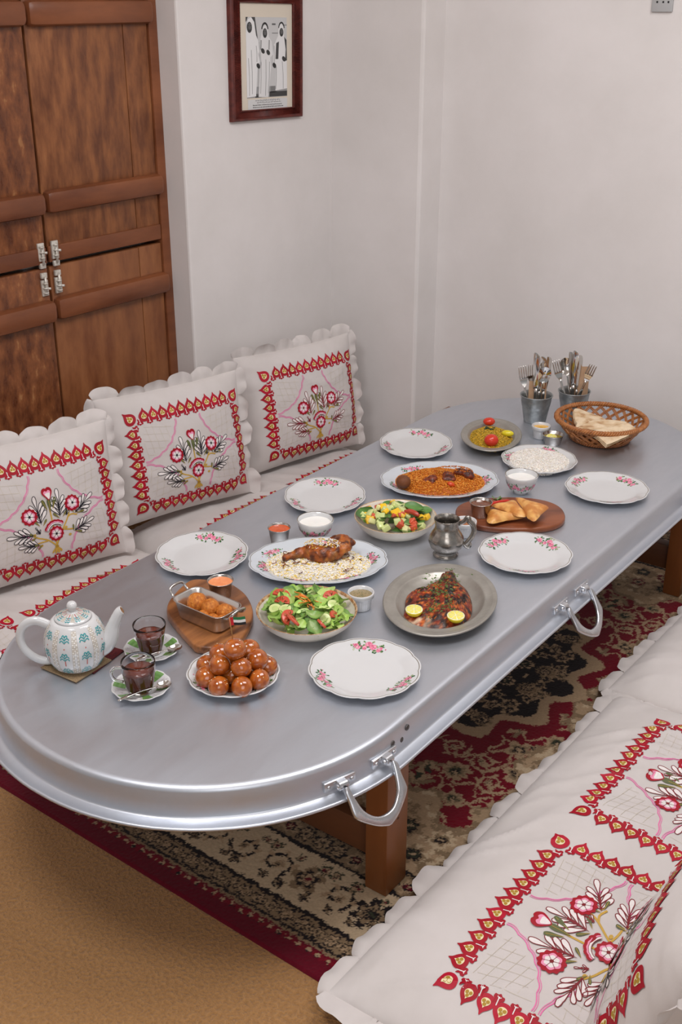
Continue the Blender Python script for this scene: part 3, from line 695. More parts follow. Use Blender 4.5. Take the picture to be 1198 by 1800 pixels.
def bouquet(cx, cy, sc, lc):
    """sub-drawings of the embroidered spray, as a list of (part name, Dec)"""
    pt = lambda x, y: (cx + x * sc, cy + y * sc)
    st = Dec(); fr = Dec(); lv = Dec(); out = []
    stems = [((0, -.105), (.02, -.06), (.055, -.01), (.07, .03)), ((0, -.105), (-.03, -.075), (-.07, -.055), (-.11, -.02)), ((0, -.1), (-.004, -.03), (-.005, .04)), ((-.03, -.078), (-.055, -.078), (-.075, -.08)), ((.03, -.05), (.05, -.055), (.07, -.058)), ((.055, -.01), (.07, -.005), (.09, -.012))]
    for s in stems: st.strip([pt(*p) for p in spline(s, 14)], .0048 * sc, STM, 1)
    for x, y in ((.052, -.075), (.04, -.045), (-.075, -.045), (-.055, -.09), (.09, .0), (-.02, -.02), (.012, -.015)): st.disc(pt(x, y), .006 * sc, .0045 * sc, STM, 2, n=7)
    for a in (-2.2, -1.75, -1.35, -.95): st.poly(teardrop(pt(0, -.105), a, .030 * sc, .008 * sc), STM, 3)
    st.disc(pt(0, -.107), .0075 * sc, .005 * sc, GLD, 4, n=8)
    for b, t, n in (((-.045, -.015), (-.055, .085), 3), ((.026, -.005), (.032, .092), 3), ((.080, -.004), (.160, .046), 3), ((.066, -.066), (.150, -.040), 3), ((-.075, -.045), (-.168, -.035), 3), ((-.06, -.085), (-.135, -.078), 3), ((-.055, -.045), (-.068, -.02), 1), ((.05, -.004), (.055, .03), 1)):
        frond(fr, pt(*b), pt(*t), n, lc)
    for x, y, a, L in ((-.052, -.018, 2.2, .03), (-.04, -.02, .9, .026), (.024, -.008, 2.3, .03), (.036, -.006, .8, .028), (.078, -.004, 1.7, .026), (.088, -.006, .1, .03), (.066, -.066, 1.5, .024), (.07, -.066, -.35, .03), (-.07, -.05, 2.6, .026), (-.066, -.052, 3.6, .024), (-.056, -.088, 2.9, .026), (-.05, -.085, 3.8, .024), (-.014, .030, 1.90, .042), (.006, .030, 1.25, .042), (-.004, .02, 1.57, .05)):
        leaf(lv, pt(x, y), a, L * sc)
    out += [('embroidered_fronds', fr), ('embroidered_leaves', lv), ('embroidered_stems', st)]
    for x, y, r in ((-.082, .022, .0285), (.078, .034, .0275), (.002, -.058, .0265)):
        e = Dec(); rose(e, pt(x, y), r * sc, lc, rot=.3); out.append(('embroidered_flower', e))
    e = Dec(); t = np.linspace(2.75, .75, 20); P = np.stack([.002 + .043 * np.cos(t), -.056 + .046 * np.sin(t)], 1)
    Q = np.stack([.002 + .030 * np.cos(t), -.054 + .030 * np.sin(t)], 1)
    P = P + .003 * np.abs(np.sin(np.linspace(0, PI * 6, 20)))[:, None] * np.stack([np.cos(t), np.sin(t)], 1)
    e.poly([pt(*p) for p in np.concatenate([P, Q[::-1]])][::-1], RED, 12); M1 = P * .35 + Q * .65; e.poly([pt(*p) for p in np.concatenate([P * .6 + Q * .4, M1[::-1]])][::-1], PK2, 13); e.poly([pt(*p) for p in np.concatenate([M1, Q[::-1]])][::-1], WHT, 13)
    e.strip([pt(*p) for p in Q], .0013, lc, 14); e.strip([pt(*p) for p in M1], .001, lc, 14); out.append(('embroidered_half_flower', e))
    e = Dec(); o = pt(-.004, .088)
    e.poly(tf(spline([(-.75, .1), (-.6, .6), (-.25, .75), (0, .62), (.25, .75), (.6, .6), (.75, .1), (.4, -.5), (0, -.9), (-.4, -.5)], 40, True), o, .1, .026 * sc), RED, 7)
    e.poly(tf(spline([(-.5, .1), (-.25, .35), (0, .2), (.25, .35), (.5, .1), (.3, -.4), (0, -.8), (-.3, -.4)], 30, True), o, .1, .026 * sc), PK2, 8)
    e.poly(tf(spline([(-.36, -.1), (0, .02), (.36, -.1), (0, -.78)], 16, True), o, .1, .026 * sc), WHT, 9); out.append(('embroidered_bud', e))
    return out
def cushion(name, label, cat, loc, X, Y, Z, W, H, T, Tb, px, py, e, panels, seed, amp=.004, gather=.003, pin=.03, lobe=.085, fd=.045, droop=(-.5, .8), res=.009, group=None, sag=0.0, skip=(), bq=-.012, fold=(.95, .31, .0045)):
    root = axes(thing(name, label, cat, group=group), loc, X, Y, Z)
    def uv(x, y):
        u = x / (W / 2); v = y / (H / 2)
        for _ in range(3):
            u = x / (W / 2 * (1 - pin * (1 - np.clip(v, -1, 1) ** 2))); v = y / (H / 2 * (1 - pin * (1 - np.clip(u, -1, 1) ** 2)))
        return np.clip(u, -1, 1), np.clip(v, -1, 1)
    def hgt(u, v):
        pu = np.clip(1 - np.abs(u) ** px, 0, 1) ** e; pv = np.clip(1 - np.abs(v) ** py, 0, 1) ** e
        x = u * W / 2; y = v * H / 2
        z = T * (1 + sag * (-v) * (1 - np.abs(v))) * pu * pv
        ed = np.clip(np.minimum(pu, pv) * 1.6, 0, 1)
        k = fb2(x * 5 + seed, y * 5 - seed, seed, 2) * amp * 2 + (np.abs(fb2(x * 4 + y * 9 + seed, y * 3 - x * 2, seed + 3, 2)) - .15) * -amp * 1.6
        g = gather * (fb2(y * 42 + seed, x * 7, seed + 5, 2) * np.exp(-(1 - np.abs(u)) * W / 2 / .055) + fb2(x * 42 + seed, y * 7, seed + 6, 2) * np.exp(-(1 - np.abs(v)) * H / 2 / .05)) * 2
        aa = x * fold[0] - y * fold[1]; bb = x * fold[1] + y * fold[0]; n_ = vn2(bb * 13 + seed + 2 * vn2(aa * 5, bb * 5, seed + 1), aa * 2.6 + seed, seed + 8); k = k + fold[2] * ((1 - np.abs(2 * n_ - 1)) ** 4 - .18)
        return z + (k + g) * ed
    def pos(u, v): return np.stack([u * W / 2 * (1 - pin * (1 - v ** 2)), v * H / 2 * (1 - pin * (1 - u ** 2)), hgt(u, v)], -1)
    def mp(x, y):
        u, v = uv(x, y); P = np.stack([x, y, hgt(u, v)], 1); h = .003
        u1, v1 = uv(x + h, y); u2, v2 = uv(x, y + h)
        dx = (hgt(u1, v1) - P[:, 2]) / h; dy = (hgt(u2, v2) - P[:, 2]) / h
        N = np.stack([-dx, -dy, np.ones_like(dx)], 1); return P, N / np.linalg.norm(N, axis=1)[:, None]
    nu, nv = int(W / res), int(H / res); sm = lambda n: np.sign(np.linspace(-1, 1, n)) * (1 - (1 - np.abs(np.linspace(-1, 1, n))) ** 1.35)
    U, V = np.meshgrid(sm(nu), sm(nv), indexing='ij'); b = MB(); b.add(pos(U, V).reshape(-1, 3), grid_faces(nu, nv))
    nb, mb_ = max(12, nu // 3), max(10, nv // 3); U, V = np.meshgrid(sm(nb), sm(mb_), indexing='ij')
    P = pos(U, V); P[..., 2] = -Tb * np.clip(1 - np.abs(U) ** px, 0, 1) ** e * np.clip(1 - np.abs(V) ** py, 0, 1) ** e
    b.add(P.reshape(-1, 3), [q[::-1] for q in grid_faces(nb, mb_)]); b.build('cover', MATS['cotton'], root)
    # scalloped ruffle sewn into the seam
    rg = random.Random(seed + 77); b = MB()
    sides = [((-1, 1), (1, 1), (0, 1)), ((1, 1), (1, -1), (1, 0)), ((1, -1), (-1, -1), (0, -1)), ((-1, -1), (-1, 1), (-1, 0))]
    for si, (a, c, o) in enumerate(sides):
        if si in skip: continue
        L = W if a[1] == c[1] else H; n = max(3, round(L / lobe)); NS = 16; NW = 6
        for q in range(n):
            t = (q + np.linspace(-.04, 1.04, NS)) / n; t = np.clip(t, 0, 1); f = np.linspace(0, 1, NS)
            u = a[0] + (c[0] - a[0]) * t; v = a[1] + (c[1] - a[1]) * t; S0 = pos(u, v)[:, :2]
            cb = np.clip((t - .5) * 2, -1, 1); sk = np.sign(cb) * np.clip((np.abs(cb) - (1 - .12 / L * .6)) / (.12 / L * .6), 0, 1) * .75
            tg = np.array([c[0] - a[0], c[1] - a[1]]) / 2.0; D = np.array(o)[None, :] + tg[None, :] * sk[:, None]; D /= np.linalg.norm(D, axis=1)[:, None]
            wd = fd * rg.uniform(.85, 1.15) * (.22 + .78 * np.sqrt(np.clip(1 - (2 * f - 1) ** 2, 0, 1)))
            dr = rg.uniform(*droop); ph = rg.uniform(0, 6); V3 = []
            for j in range(NW):
                w = j / (NW - 1); bend = dr * w
                out = wd * w * math.cos(bend); up = wd * w * math.sin(bend) + .005 * w * np.sin(f * 4 * PI + ph) + .003 * math.sin(w * PI)
                V3.append(np.concatenate([S0 + D * (out - .002)[:, None], up[:, None]], 1))
            b.add(np.stack(V3, 1).reshape(-1, 3), grid_faces(NS, NW))
    b.build('ruffle', MATS['cotton'], root)
    for (cx, cy, pw, ph, sc, lc, ps) in panels:
        d = Dec(); border(d, cx, cy, pw, ph, ps); _o = d.build('embroidered_border', mp, MATS['thread'], root, off=.0012, step=.0006); _o['label'] = 'red and gold heart border'; _o['kind'] = 'stuff'
        d = Dec(); corners(d, cx, cy, pw, ph); _o = d.build('corner_stitching', mp, MATS['thread'], root, off=.0010, step=.0002); _o['label'] = 'pink scalloped corner arcs'; _o['kind'] = 'stuff'
        for nm, e_ in bouquet(cx, cy + bq, sc, lc): _o = e_.build(nm, mp, MATS['thread'], root, off=.0010, step=.00028); (_o.__setitem__('kind', 'stuff') if nm in ('embroidered_fronds', 'embroidered_leaves', 'embroidered_stems') else None)
    return root
def lean(ang, yaw):
    """axes of a cushion that faces +x (yaw 0) and leans back by ang"""
    c, s = math.cos(yaw), math.sin(yaw)
    Xa = Vector((-s, c, 0)); Za = Vector((c * math.cos(ang), s * math.cos(ang), math.sin(ang))); return Xa, Za.cross(Xa), Za
# floor mattresses (local x runs along +y of the room, local y towards -x)
def mattress(label, cx, cy, W, H, panels, seed, fd=.044, **k):
    return cushion('floor_mattress', label, 'mattress', (cx, cy, .052), (0, 1, 0), (-1, 0, 0), (0, 0, 1), W, H, .085, .045, 5.5, 3.6, .62, panels, seed, amp=.0125, gather=.012, pin=.012, lobe=.110, fd=fd, droop=(-.45, .10), res=.0095, bq=.010, fold=(.61, .79, .0075), **k)
mattress('white embroidered floor mattress on the right, nearest the camera, with two red-bordered panels', -.625, 1.970, 1.33, .82, [(-.315, .030, .43, .325, 1.0, MAR, 1), (.273, .040, .43, .325, 1.0, MAR, 2)], 3)
mattress('white floor mattress on the right, behind the nearest one, half out of the frame', -.650, 3.255, 1.22, .84, [(-.26, .04, .43, .325, 1.0, MAR, 3)], 4)
mattress('white embroidered floor mattress against the left wall, under the two nearer cushions', -2.525, 1.930, 1.00, .80, [(.125, -.100, .42, .33, 1.0, BLK, 5), (-.345, -.100, .30, .33, .8, BLK, 6)], 5)
mattress('white embroidered floor mattress against the left wall, at the far end under the farthest cushion', -2.525, 3.055, 1.22, .80, [(-.285, -.100, .40, .33, 1.0, BLK, 7), (.26, -.100, .42, .33, 1.0, MAR, 8)], 6)
# cushions along the left wall
def back_cushion(label, x, y, z, ang, yaw, W, H, lc, seed, T=.085, roll=0.0):
    Xa, Ya, Za = lean(math.radians(ang), math.radians(yaw))
    R = Matrix.Rotation(math.radians(roll), 3, Za); Xa, Ya = R @ Xa, R @ Ya
    return cushion('embroidered_cushion', label, 'cushion', (x, y, z), Xa, Ya, Za, W, H, T, .075, 2.6, 2.6, .62, [(.028, -.008, .395, .285, .90, lc, seed)], seed, amp=.005, gather=.007, pin=.045, lobe=.092, fd=.044, droop=(-.4, .9), sag=.25, skip=(2,))
back_cushion('white cushion with a black-outlined bouquet, nearest of the three along the wall', -2.778, 2.015, .374, 9, -15, .585, .46, BLK, 21)
back_cushion('white cushion with a black-outlined bouquet, middle one, below the wooden door frame', -2.788, 2.662, .376, 9, -15, .575, .47, BLK, 22)
back_cushion('white cushion with a maroon-outlined bouquet, farthest of the three, in the wall corner', -2.762, 3.325, .373, 9, -13, .57, .47, MAR, 23)
def right_cushion():
    Xa, Ya, Za = lean(math.radians(17.0), math.radians(180 + 4.5))
    return cushion('embroidered_cushion', 'white ruffled cushion standing on the right mattress, seen edge-on at the lower right corner', 'cushion', (-.412, 1.50, .388), Xa, Ya, Za, .60, .57, .090, .075, 2.6, 2.6, .62, [(0, -.055, .405, .29, .90, BLK, 24)], 24, amp=.005, gather=.006, pin=.045, lobe=.082, fd=.042, droop=(-.5, .6), sag=.2)
right_cushion()
# ================================================================ tableware
VR = math.radians(37.5)                                   # direction of the room's long diagonal, used for oval dishes
mat('porcelain', C(206, 206, 206), rough=0.12, coat=0.4, spec=0.5)
mat('porcelain_blue', C(198, 204, 210), rough=0.12, coat=0.4)
mat('rim_line', C(120, 112, 98), rough=0.3, metal=0.3)
mat('stoneware', C(224, 214, 198), C(230, 222, 208), rough=0.28, scale=30, coat=0.3)
mat('stoneware_rim', C(150, 96, 50), C(206, 178, 140), rough=0.35, scale=90, mix=(.4, .62), coat=0.3)
mat('stoneware_rim_thin', C(176, 140, 104), C(206, 180, 150), rough=0.35, scale=90, coat=0.3)
mat('steel', C(200, 197, 193), rough=0.24, metal=1.0, scale=30, rvar=0.05)
mat('cutlery_steel', C(214, 211, 207), rough=0.09, metal=1.0)
mat('pewter', C(178, 174, 166), C(152, 148, 140), rough=0.42, metal=0.6, scale=14, mix=(.3, .7), bump=0.2, bscale=60, bdist=0.001, rvar=0.06, detail=7)
mat('pewter_dark', C(182, 176, 168), C(124, 119, 113), rough=0.26, metal=0.95, scale=26, mix=(.35, .65), bump=0.3, bscale=90, bdist=0.0012, rvar=0.07)
mat('galvanised', C(176, 180, 180), C(140, 145, 146), rough=0.42, metal=0.8, scale=24, mix=(.35, .65), rvar=0.08, bump=0.1, bscale=60)
vmat('glaze_print', rough=0.15, coat=0.4)
mat('glass', (1, 1, 1, 1), rough=0.0, trans=1.0, ior=1.47)
mat('tea', (0.17, 0.026, 0.007, 1), rough=0.02, trans=.4, ior=1.33)
PKA, PKB, PKC, GRA, GRB, GRC = C(226, 134, 160), C(240, 182, 198), C(200, 88, 124), C(52, 96, 56), C(92, 128, 72), C(150, 160, 120)
def sprig(d, P2, rg, big=True, s=1.0):
    """painted spray of pink roses, drawn along a line; P2(x, y) places it"""
    def at(x, y): return P2(x * s, y * s)
    def lf(x, y, a, L, c):
        o = np.array(at(x, y)); e = np.array(at(x + .001 * math.cos(a), y + .001 * math.sin(a))) - o; d.poly(teardrop(o, math.atan2(e[1], e[0]), L * s, L * s * .5), c, 1)
    def rs(x, y, r):
        o = at(x, y); r *= s; d.disc(o, r, r * .86, PKA, 3, n=12, wob=.12, wn=5, rot=rg.uniform(0, 6))
        for k in range(5): a = rg.uniform(0, 6.28); d.disc((o[0] + r * .5 * math.cos(a), o[1] + r * .5 * math.sin(a)), r * .34, r * .2, PKB if k % 2 else PKC, 4, rot=a + 1.5, n=6)
        d.disc(o, r * .2, col=PKC, layer=5, n=6)
    ros = [(-.001, .004, .0085), (.010, -.003, .0085), (-.011, -.006, .0058), (-.030, .001, .0072), (-.026, -.004, .005), (.025, -.009, .0058), (.030, -.004, .0045)] if big else [(0, 0, .0082), (.014, -.002, .0062), (-.013, .002, .0056), (.026, -.004, .0042), (-.021, .006, .004)]
    for x, y, r in ros: rs(x, y, r)
    for x, y, r in ros:
        for q in range(6): a = rg.uniform(0, 6.28); lf(x + math.cos(a) * r * .85, y + math.sin(a) * r * .8, a + rg.uniform(-.5, .5), rg.uniform(.006, .0105), rg.choice((GRA, GRA, GRB, GRC)))
    for q in range(7): x = rg.uniform(-.045, .045); y = rg.uniform(-.009, .009) - abs(x) * .1; lf(x, y, rg.uniform(0, 6.28), rg.uniform(.004, .007), rg.choice((GRB, GRC, GRA)))
    for q in range(4): x = rg.uniform(-.046, .046); d.disc(at(x, rg.uniform(-.01, .008)), .0019 * s, col=PKC, layer=2, n=5)
    for x0, x1 in ((-.04, -.012), (.012, .036)): d.strip([at(x, -.002 - .003 * math.sin(x * 160)) for x in np.linspace(x0, x1, 8)], .0009 * s, GRB, 0)
def plate_prof(R, h=.020, well=.62):
    w = R * well
    return [(.0005, .003), (.52 * R, .003), (.54 * R, .0), (.60 * R, .0), (.62 * R, .003), (.80 * R, .009), (R - .0015, h - .0028), (R, h - .001), (R - .0006, h), (R - .004, h - .0002), (R - .0058, h - .0005), (R * .90, h - .0030), (R * .80, h - .0062), (w + .012, .0085), (w + .004, .0064), (w - .004, .0056), (w * .6, .0054), (.0005, .0054)]
def plate(name, label, cat, x, y, R, ell=(1, 1), rot=0.0, h=.020, lobes=6, sc=.030, sprigs=(), m='porcelain', rim='rim_line', group=None, well=.62, rimline=True, seed=1, ssc=1.0, z=0.0):
    root = thing(name, label, cat, (x, y, TZ + z), (0, 0, rot), group); pf = plate_prof(R, h, well)
    def md(T, r, z): 
        s = np.clip((r - R * .66) / (R * .34), 0, 1); return r * (1 - sc * s * (1 - np.abs(np.sin(T * lobes)) ** .8)), z
    b = MB(); mi = [0] * (len(pf) - 1)
    if rimline: mi[9] = 1
    lathe(b, pf, 96, mod=md, mi=mi, ell=ell); b.build('dish', [MATS[m], MATS[rim]], root)
    top = np.array(pf[8:][::-1])
    def mp(px_, py_):
        r = np.hypot(px_ / ell[0], py_ / ell[1]); th = np.arctan2(py_ / ell[1], px_ / ell[0]); s = np.clip((r - R * .66) / (R * .34), 0, 1)
        r0 = r / (1 - sc * s * (1 - np.abs(np.sin(th * lobes)) ** .8)); z = np.interp(r0, top[:, 0], top[:, 1])
        dz = (np.interp(r0 + .002, top[:, 0], top[:, 1]) - np.interp(r0 - .002, top[:, 0], top[:, 1])) / .004
        N = np.stack([-dz * np.cos(th), -dz * np.sin(th), np.ones_like(z)], 1); return np.stack([px_, py_, z], 1), N / np.linalg.norm(N, axis=1)[:, None]
    rg = random.Random(seed)
    for phi, big in sprigs:
        d = Dec(); t0 = math.radians(phi) + VR - rot; r0 = R * .80
        def P2(a, c):
            t = t0 - a / r0; q = r0 + c; return (q * math.cos(t) * ell[0], q * math.sin(t) * ell[1])
        sprig(d, P2, rg, big, ssc); d.build('rose_sprig', mp, MATS['glaze_print'], root, off=.0003, step=.00008)['label'] = 'pink rose spray'
    return root
dp_ = lambda lab, x, y, sp, seed, ell=(1, 1), rot=0.0: plate('dinner_plate', lab, 'plate', x, y, .1275, ell, rot, sprigs=sp, seed=seed)
dp_('empty white rose-sprayed dinner plate nearest the camera, in front of the leafy salad bowl', -1.280, 1.755, ((83, True), (203, True), (-38, True)), 1)
dp_('empty white rose-sprayed dinner plate between the pewter fish plate and the samosa board', -1.280, 2.484, ((133, True), (42, True), (262, False)), 2, rot=.3)
dp_('empty white rose-sprayed dinner plate at the far right, near the bread basket', -1.302, 3.03, ((140, True), (38, True), (268, False)), 3, rot=.2)
dp_('empty white rose-sprayed dinner plate on the left edge behind the croquette board', -1.970, 1.952, ((84, True), (215, True), (-8, True)), 4, (.985, 1.07), VR)
dp_('empty white rose-sprayed dinner plate on the left edge behind the spinach salad bowl', -1.949, 2.461, ((86, True), (212, True), (-30, True)), 5, (.97, 1.10), VR)
dp_('empty white rose-sprayed dinner plate farthest from the camera on the left edge', -1.977, 2.990, ((74, True), (188, True), (-30, True)), 6, (.965, 1.12), VR)
plate('dough_ball_plate', 'small white rose-sprayed plate under the pile of glazed dough balls', 'plate', -1.499, 1.561, .104, sprigs=((215, False), (-40, False)), h=.022, well=.6, seed=7)
plate('biryani_platter', 'oval blue-white rose-sprayed platter under the chicken and white rice', 'platter', -1.691, 2.104, .1875, (1, .745), VR + math.radians(4), sprigs=((195, True), (150, False), (8, True), (-60, True), (-110, False), (80, False)), m='porcelain_blue', h=.024, well=.66, seed=8)
plate('orange_rice_platter', 'oval blue-white rose-sprayed platter under the orange rice and meat', 'platter', -1.738, 2.766, .1855, (1, .80), VR + math.radians(3), sprigs=((200, False), (125, False), (0, True), (-70, False), (-115, False)), m='porcelain_blue', h=.024, well=.66, seed=9)
plate('white_rice_plate', 'white twelve-sided rose-sprayed plate under plain white rice', 'plate', -1.580, 3.114, .124, (.99, 1.03), VR, sprigs=((160, True), (60, False)), seed=10)
# ---- pewter plates
def pewter(label, x, y, R, ell, rot, w):
    root = thing('pewter_plate', label, 'plate', (x, y, TZ), (0, 0, rot)); h = .026
    pf = [(.0005, 0), (R * .6, 0), (R * .66, .003), (w + .004, .016), (R - .002, h - .004), (R, h - .002), (R - .001, h), (R - .004, h + .0012), (R - .007, h), (R - .012, h + .0008), (R - .016, h - .0004), (w + .010, h - .004), (w + .006, h - .0028), (w + .001, h - .005), (w - .004, h - .010), (R * .64, .006), (R * .58, .0042), (.0005, .004)]
    b = MB(); lathe(b, pf, 96, ell=ell); b.build('dish', MATS['pewter'], root); return root
pewter('wide oval pewter plate holding the grilled fish', -1.316, 2.119, .19, (.735, 1.0), math.radians(22), .145)
pewter('small oval pewter dish holding yellow rice and tomatoes', -1.810, 3.200, .160, (.645, 1.0), math.radians(27), .122)
# ---- white bowls of yogurt
def bowl(label, ylab, x, y, rr, h, phis, seed):
    root = thing('yogurt_bowl', label, 'bowl', (x, y, TZ))
    out = [(.0005, .003), (rr * .36, .003), (rr * .38, 0), (rr * .44, 0), (rr * .45, .005), (rr * .66, h * .20), (rr * .85, h * .48), (rr * .95, h * .78), (rr, h - .0015), (rr - .0008, h), (rr - .003, h - .0006), (rr * .89, h * .74), (rr * .78, h * .45), (rr * .58, h * .2), (.0005, h * .12)]
    mi = [0] * (len(out) - 1); mi[9] = 1
    b = MB(); lathe(b, out, 64, mi=mi, mod=lambda T, r, z: (r * (1 - .012 * np.clip(z / h - .6, 0, 1) * 2.5 * (1 - np.abs(np.sin(T * 6)))), z)); b.build('bowl', [MATS['porcelain'], MATS['rim_line']], root)
    o = np.array(out[4:9]); rg = random.Random(seed)
    for phi in phis:
        t0 = math.radians(phi) + VR
        def mp(s, t):
            z = h * .50 + t; r = np.interp(z, o[:, 1], o[:, 0]); th = t0 + s / (rr * .85); dr = (np.interp(z + .003, o[:, 1], o[:, 0]) - np.interp(z - .003, o[:, 1], o[:, 0])) / .006
            N = np.stack([np.cos(th), np.sin(th), -dr], 1); return np.stack([r * np.cos(th), r * np.sin(th), z], 1), N / np.linalg.norm(N, axis=1)[:, None]
        d = Dec(); sprig(d, lambda a, c: (a, c * 1.0), rg, True, .85); d.build('rose_sprig', mp, MATS['glaze_print'], root, off=.0004, step=.00008)
    b = MB(); zz = h * .76; r1 = np.interp(zz, [q[1] for q in out[10:][::-1]], [q[0] for q in out[10:][::-1]]) - .0003
    lathe(b, [(.0005, zz + .0015), (r1 * .5, zz + .001), (r1 * .85, zz - .0003), (r1, zz + .0002)], 40, mod=lambda T, r, z: (r, z + .0008 * np.sin(T * 3 + r * 180)))
    q = b.build('yogurt', MATS['yogurt_cream'], None, loc=(x, y, TZ)); tag(q, ylab, 'yogurt', kind='stuff')
mat('yogurt_cream', C(240, 238, 232), rough=0.3, sss=0.2)
bowl('small rose-painted bowl of white yogurt beside the steel cup of orange sauce', 'smooth white yogurt in the bowl near the orange sauce cup', -1.812, 2.244, .052, .056, (262, 330, 190), 3)
bowl('small rose-painted bowl of white yogurt in front of the plain white rice', 'smooth white yogurt in the bowl by the plain rice', -1.512, 2.873, .051, .060, (238, 318, 170), 4)
# ---- stoneware salad bowls
def salad_bowl(name, label, x, y, R, h, rim):
    root = thing(name, label, 'bowl', (x, y, TZ))
    pf = [(.0005, .003), (R * .46, .003), (R * .48, 0), (R * .54, 0), (R * .56, .004), (R * .78, h * .28), (R * .93, h * .62), (R * .985, h - .004), (R, h - .0015), (R * .992, h), (R * .972, h - .0018), (R * .95, h - .006), (R * .89, h * .62), (R * .72, h * .28), (R * .5, .009), (.0005, .008)]
    mi = [0] * (len(pf) - 1); mi[8] = mi[9] = 1
    if rim == 'stoneware_rim': mi[10] = 1
    b = MB(); lathe(b, pf, 80, mi=mi, mod=lambda T, r, z: (r, z + .0006 * np.sin(T * 2) * (r > R * .5))); b.build('bowl', [MATS['stoneware'], MATS[rim]], root)
salad_bowl('green_salad_bowl', 'cream stoneware bowl with speckled brown rim holding the leafy tomato salad', -1.516, 1.841, .1215, .050, 'stoneware_rim')
salad_bowl('spinach_salad_bowl', 'cream stoneware bowl with thin brown rim holding the diced spinach salad', -1.653, 2.407, .1165, .052, 'stoneware_rim_thin')
# ---- ramekins and steel sauce cups
def surf(name, label, cat, x, y, z, r, m, bulge=.0012, seed=0, colf=None):
    b = MB(); n = 36; rr = np.linspace(0.0005, r, 9); lathe(b, [(q, bulge * (1 - (q / r) ** 2)) for q in rr], n, mod=lambda T, R, Z: (R, Z + .0006 * fb2(R * np.cos(T) * 120 + seed, R * np.sin(T) * 120, seed)))
    o = b.build(name, MATS[m], None, loc=(x, y, z)); tag(o, label, cat, kind='stuff'); return o
def ramekin(label, x, y, rt, h, sauce, slab, scat, sm, seed=1):
    root = thing('ramekin', label, 'ramekin', (x, y, TZ)); rb = rt * .74
    pf = [(.0005, .002), (rb - .004, .002), (rb - .003, 0), (rb, .0015), (rb * .5 + rt * .42, h * .55), (rt * .90, h * .70), (rt * .985, h * .74), (rt, h - .002), (rt - .001, h), (rt - .0035, h - .0004), (rt * .85, h * .68), (rb - .004, .008), (.0005, .006)]
    b = MB(); lathe(b, pf, 96, mod=lambda T, r, z: (r * (1 + .014 * np.cos(T * 24) * ((z > .001) & (z < h * .71) & (r > rb * .9))), z)); b.build('dish', MATS['porcelain'], root)
    surf(sauce, slab, scat, x, y, TZ + h * .80, rt * .875, sm, seed=seed)
def cup(label, x, y, rt, h, sauce, slab, scat, sm, z=0.0, seed=1, fill=.80):
    root = thing('steel_sauce_cup', label, 'sauce cup', (x, y, TZ + z)); rb = rt * .72
    pf = [(.0005, .001), (rb - .002, .001), (rb, 0), (rb + .0008, .0012), (rt - .0015, h - .003), (rt, h - .0022), (rt + .0008, h - .001), (rt, h), (rt - .0014, h - .0012), (rb + .0002, .003), (.0005, .002)]
    b = MB(); lathe(b, pf, 56); b.build('cup', MATS['steel'], root)
    r = rb + (rt - rb) * fill - .0012; surf(sauce, slab, scat, x, y, TZ + z + h * fill, r, sm, seed=seed)
mat('sauce_orange', C(214, 92, 34), C(196, 74, 24), rough=0.2, scale=80, coat=0.3)
mat('sauce_coral', C(236, 152, 100), C(226, 134, 84), rough=0.3, scale=60)
mat('sauce_herb', C(150, 130, 92), C(84, 92, 52), rough=0.25, scale=260, mix=(.5, .66), coat=0.3)
mat('sauce_brown', C(120, 62, 26), C(92, 44, 18), rough=0.1, scale=60, coat=0.5)
mat('sauce_amber', C(176, 110, 56), C(150, 88, 42), rough=0.15, scale=60, coat=0.4)
mat('butter_yellow', C(236, 180, 40), C(228, 166, 26), rough=0.1, scale=40, coat=0.5)
mat('olive_oil', C(160, 140, 28), C(140, 120, 20), rough=0.05, scale=40, coat=0.6)
ramekin('white fluted ramekin of herb dressing beside the leafy salad bowl', -1.469, 1.995, .0335, .046, 'herb_dressing', 'speckled herb dressing in the ramekin by the leafy salad', 'dressing', 'sauce_herb')
ramekin('white ramekin of brown sauce half hidden behind the pewter jug handle', -1.486, 2.508, .033, .046, 'brown_sauce', 'amber brown sauce in the ramekin behind the jug', 'sauce', 'sauce_amber')
ramekin('white ramekin of melted butter in front of the cutlery buckets', -1.692, 3.332, .0325, .046, 'melted_butter', 'bright yellow melted butter in the far ramekin', 'butter', 'butter_yellow')
cup('steel cup of orange sauce beside the yogurt, left of the biryani platter', -1.871, 2.157, .0315, .046, 'orange_sauce', 'deep orange sauce in the steel cup by the biryani', 'sauce', 'sauce_orange', fill=.88)
cup('steel cup of coral pink sauce on the wooden board behind the croquettes', -1.756, 1.798, .0325, .046, 'coral_sauce', 'creamy coral sauce in the cup behind the croquettes', 'sauce', 'sauce_coral', z=.0225, fill=.86)
cup('steel cup of clear brown dip on the samosa board', -1.500, 2.615, .0325, .044, 'brown_dip', 'dark brown dip in the cup beside the samosas', 'sauce', 'sauce_brown', z=.0185, fill=.82)
cup('steel cup of oil and lemon between the butter ramekin and the bread basket', -1.630, 3.302, .036, .036, 'lemon_oil', 'green-gold oil around a lemon slice in the far steel cup', 'oil', 'olive_oil', fill=.70)
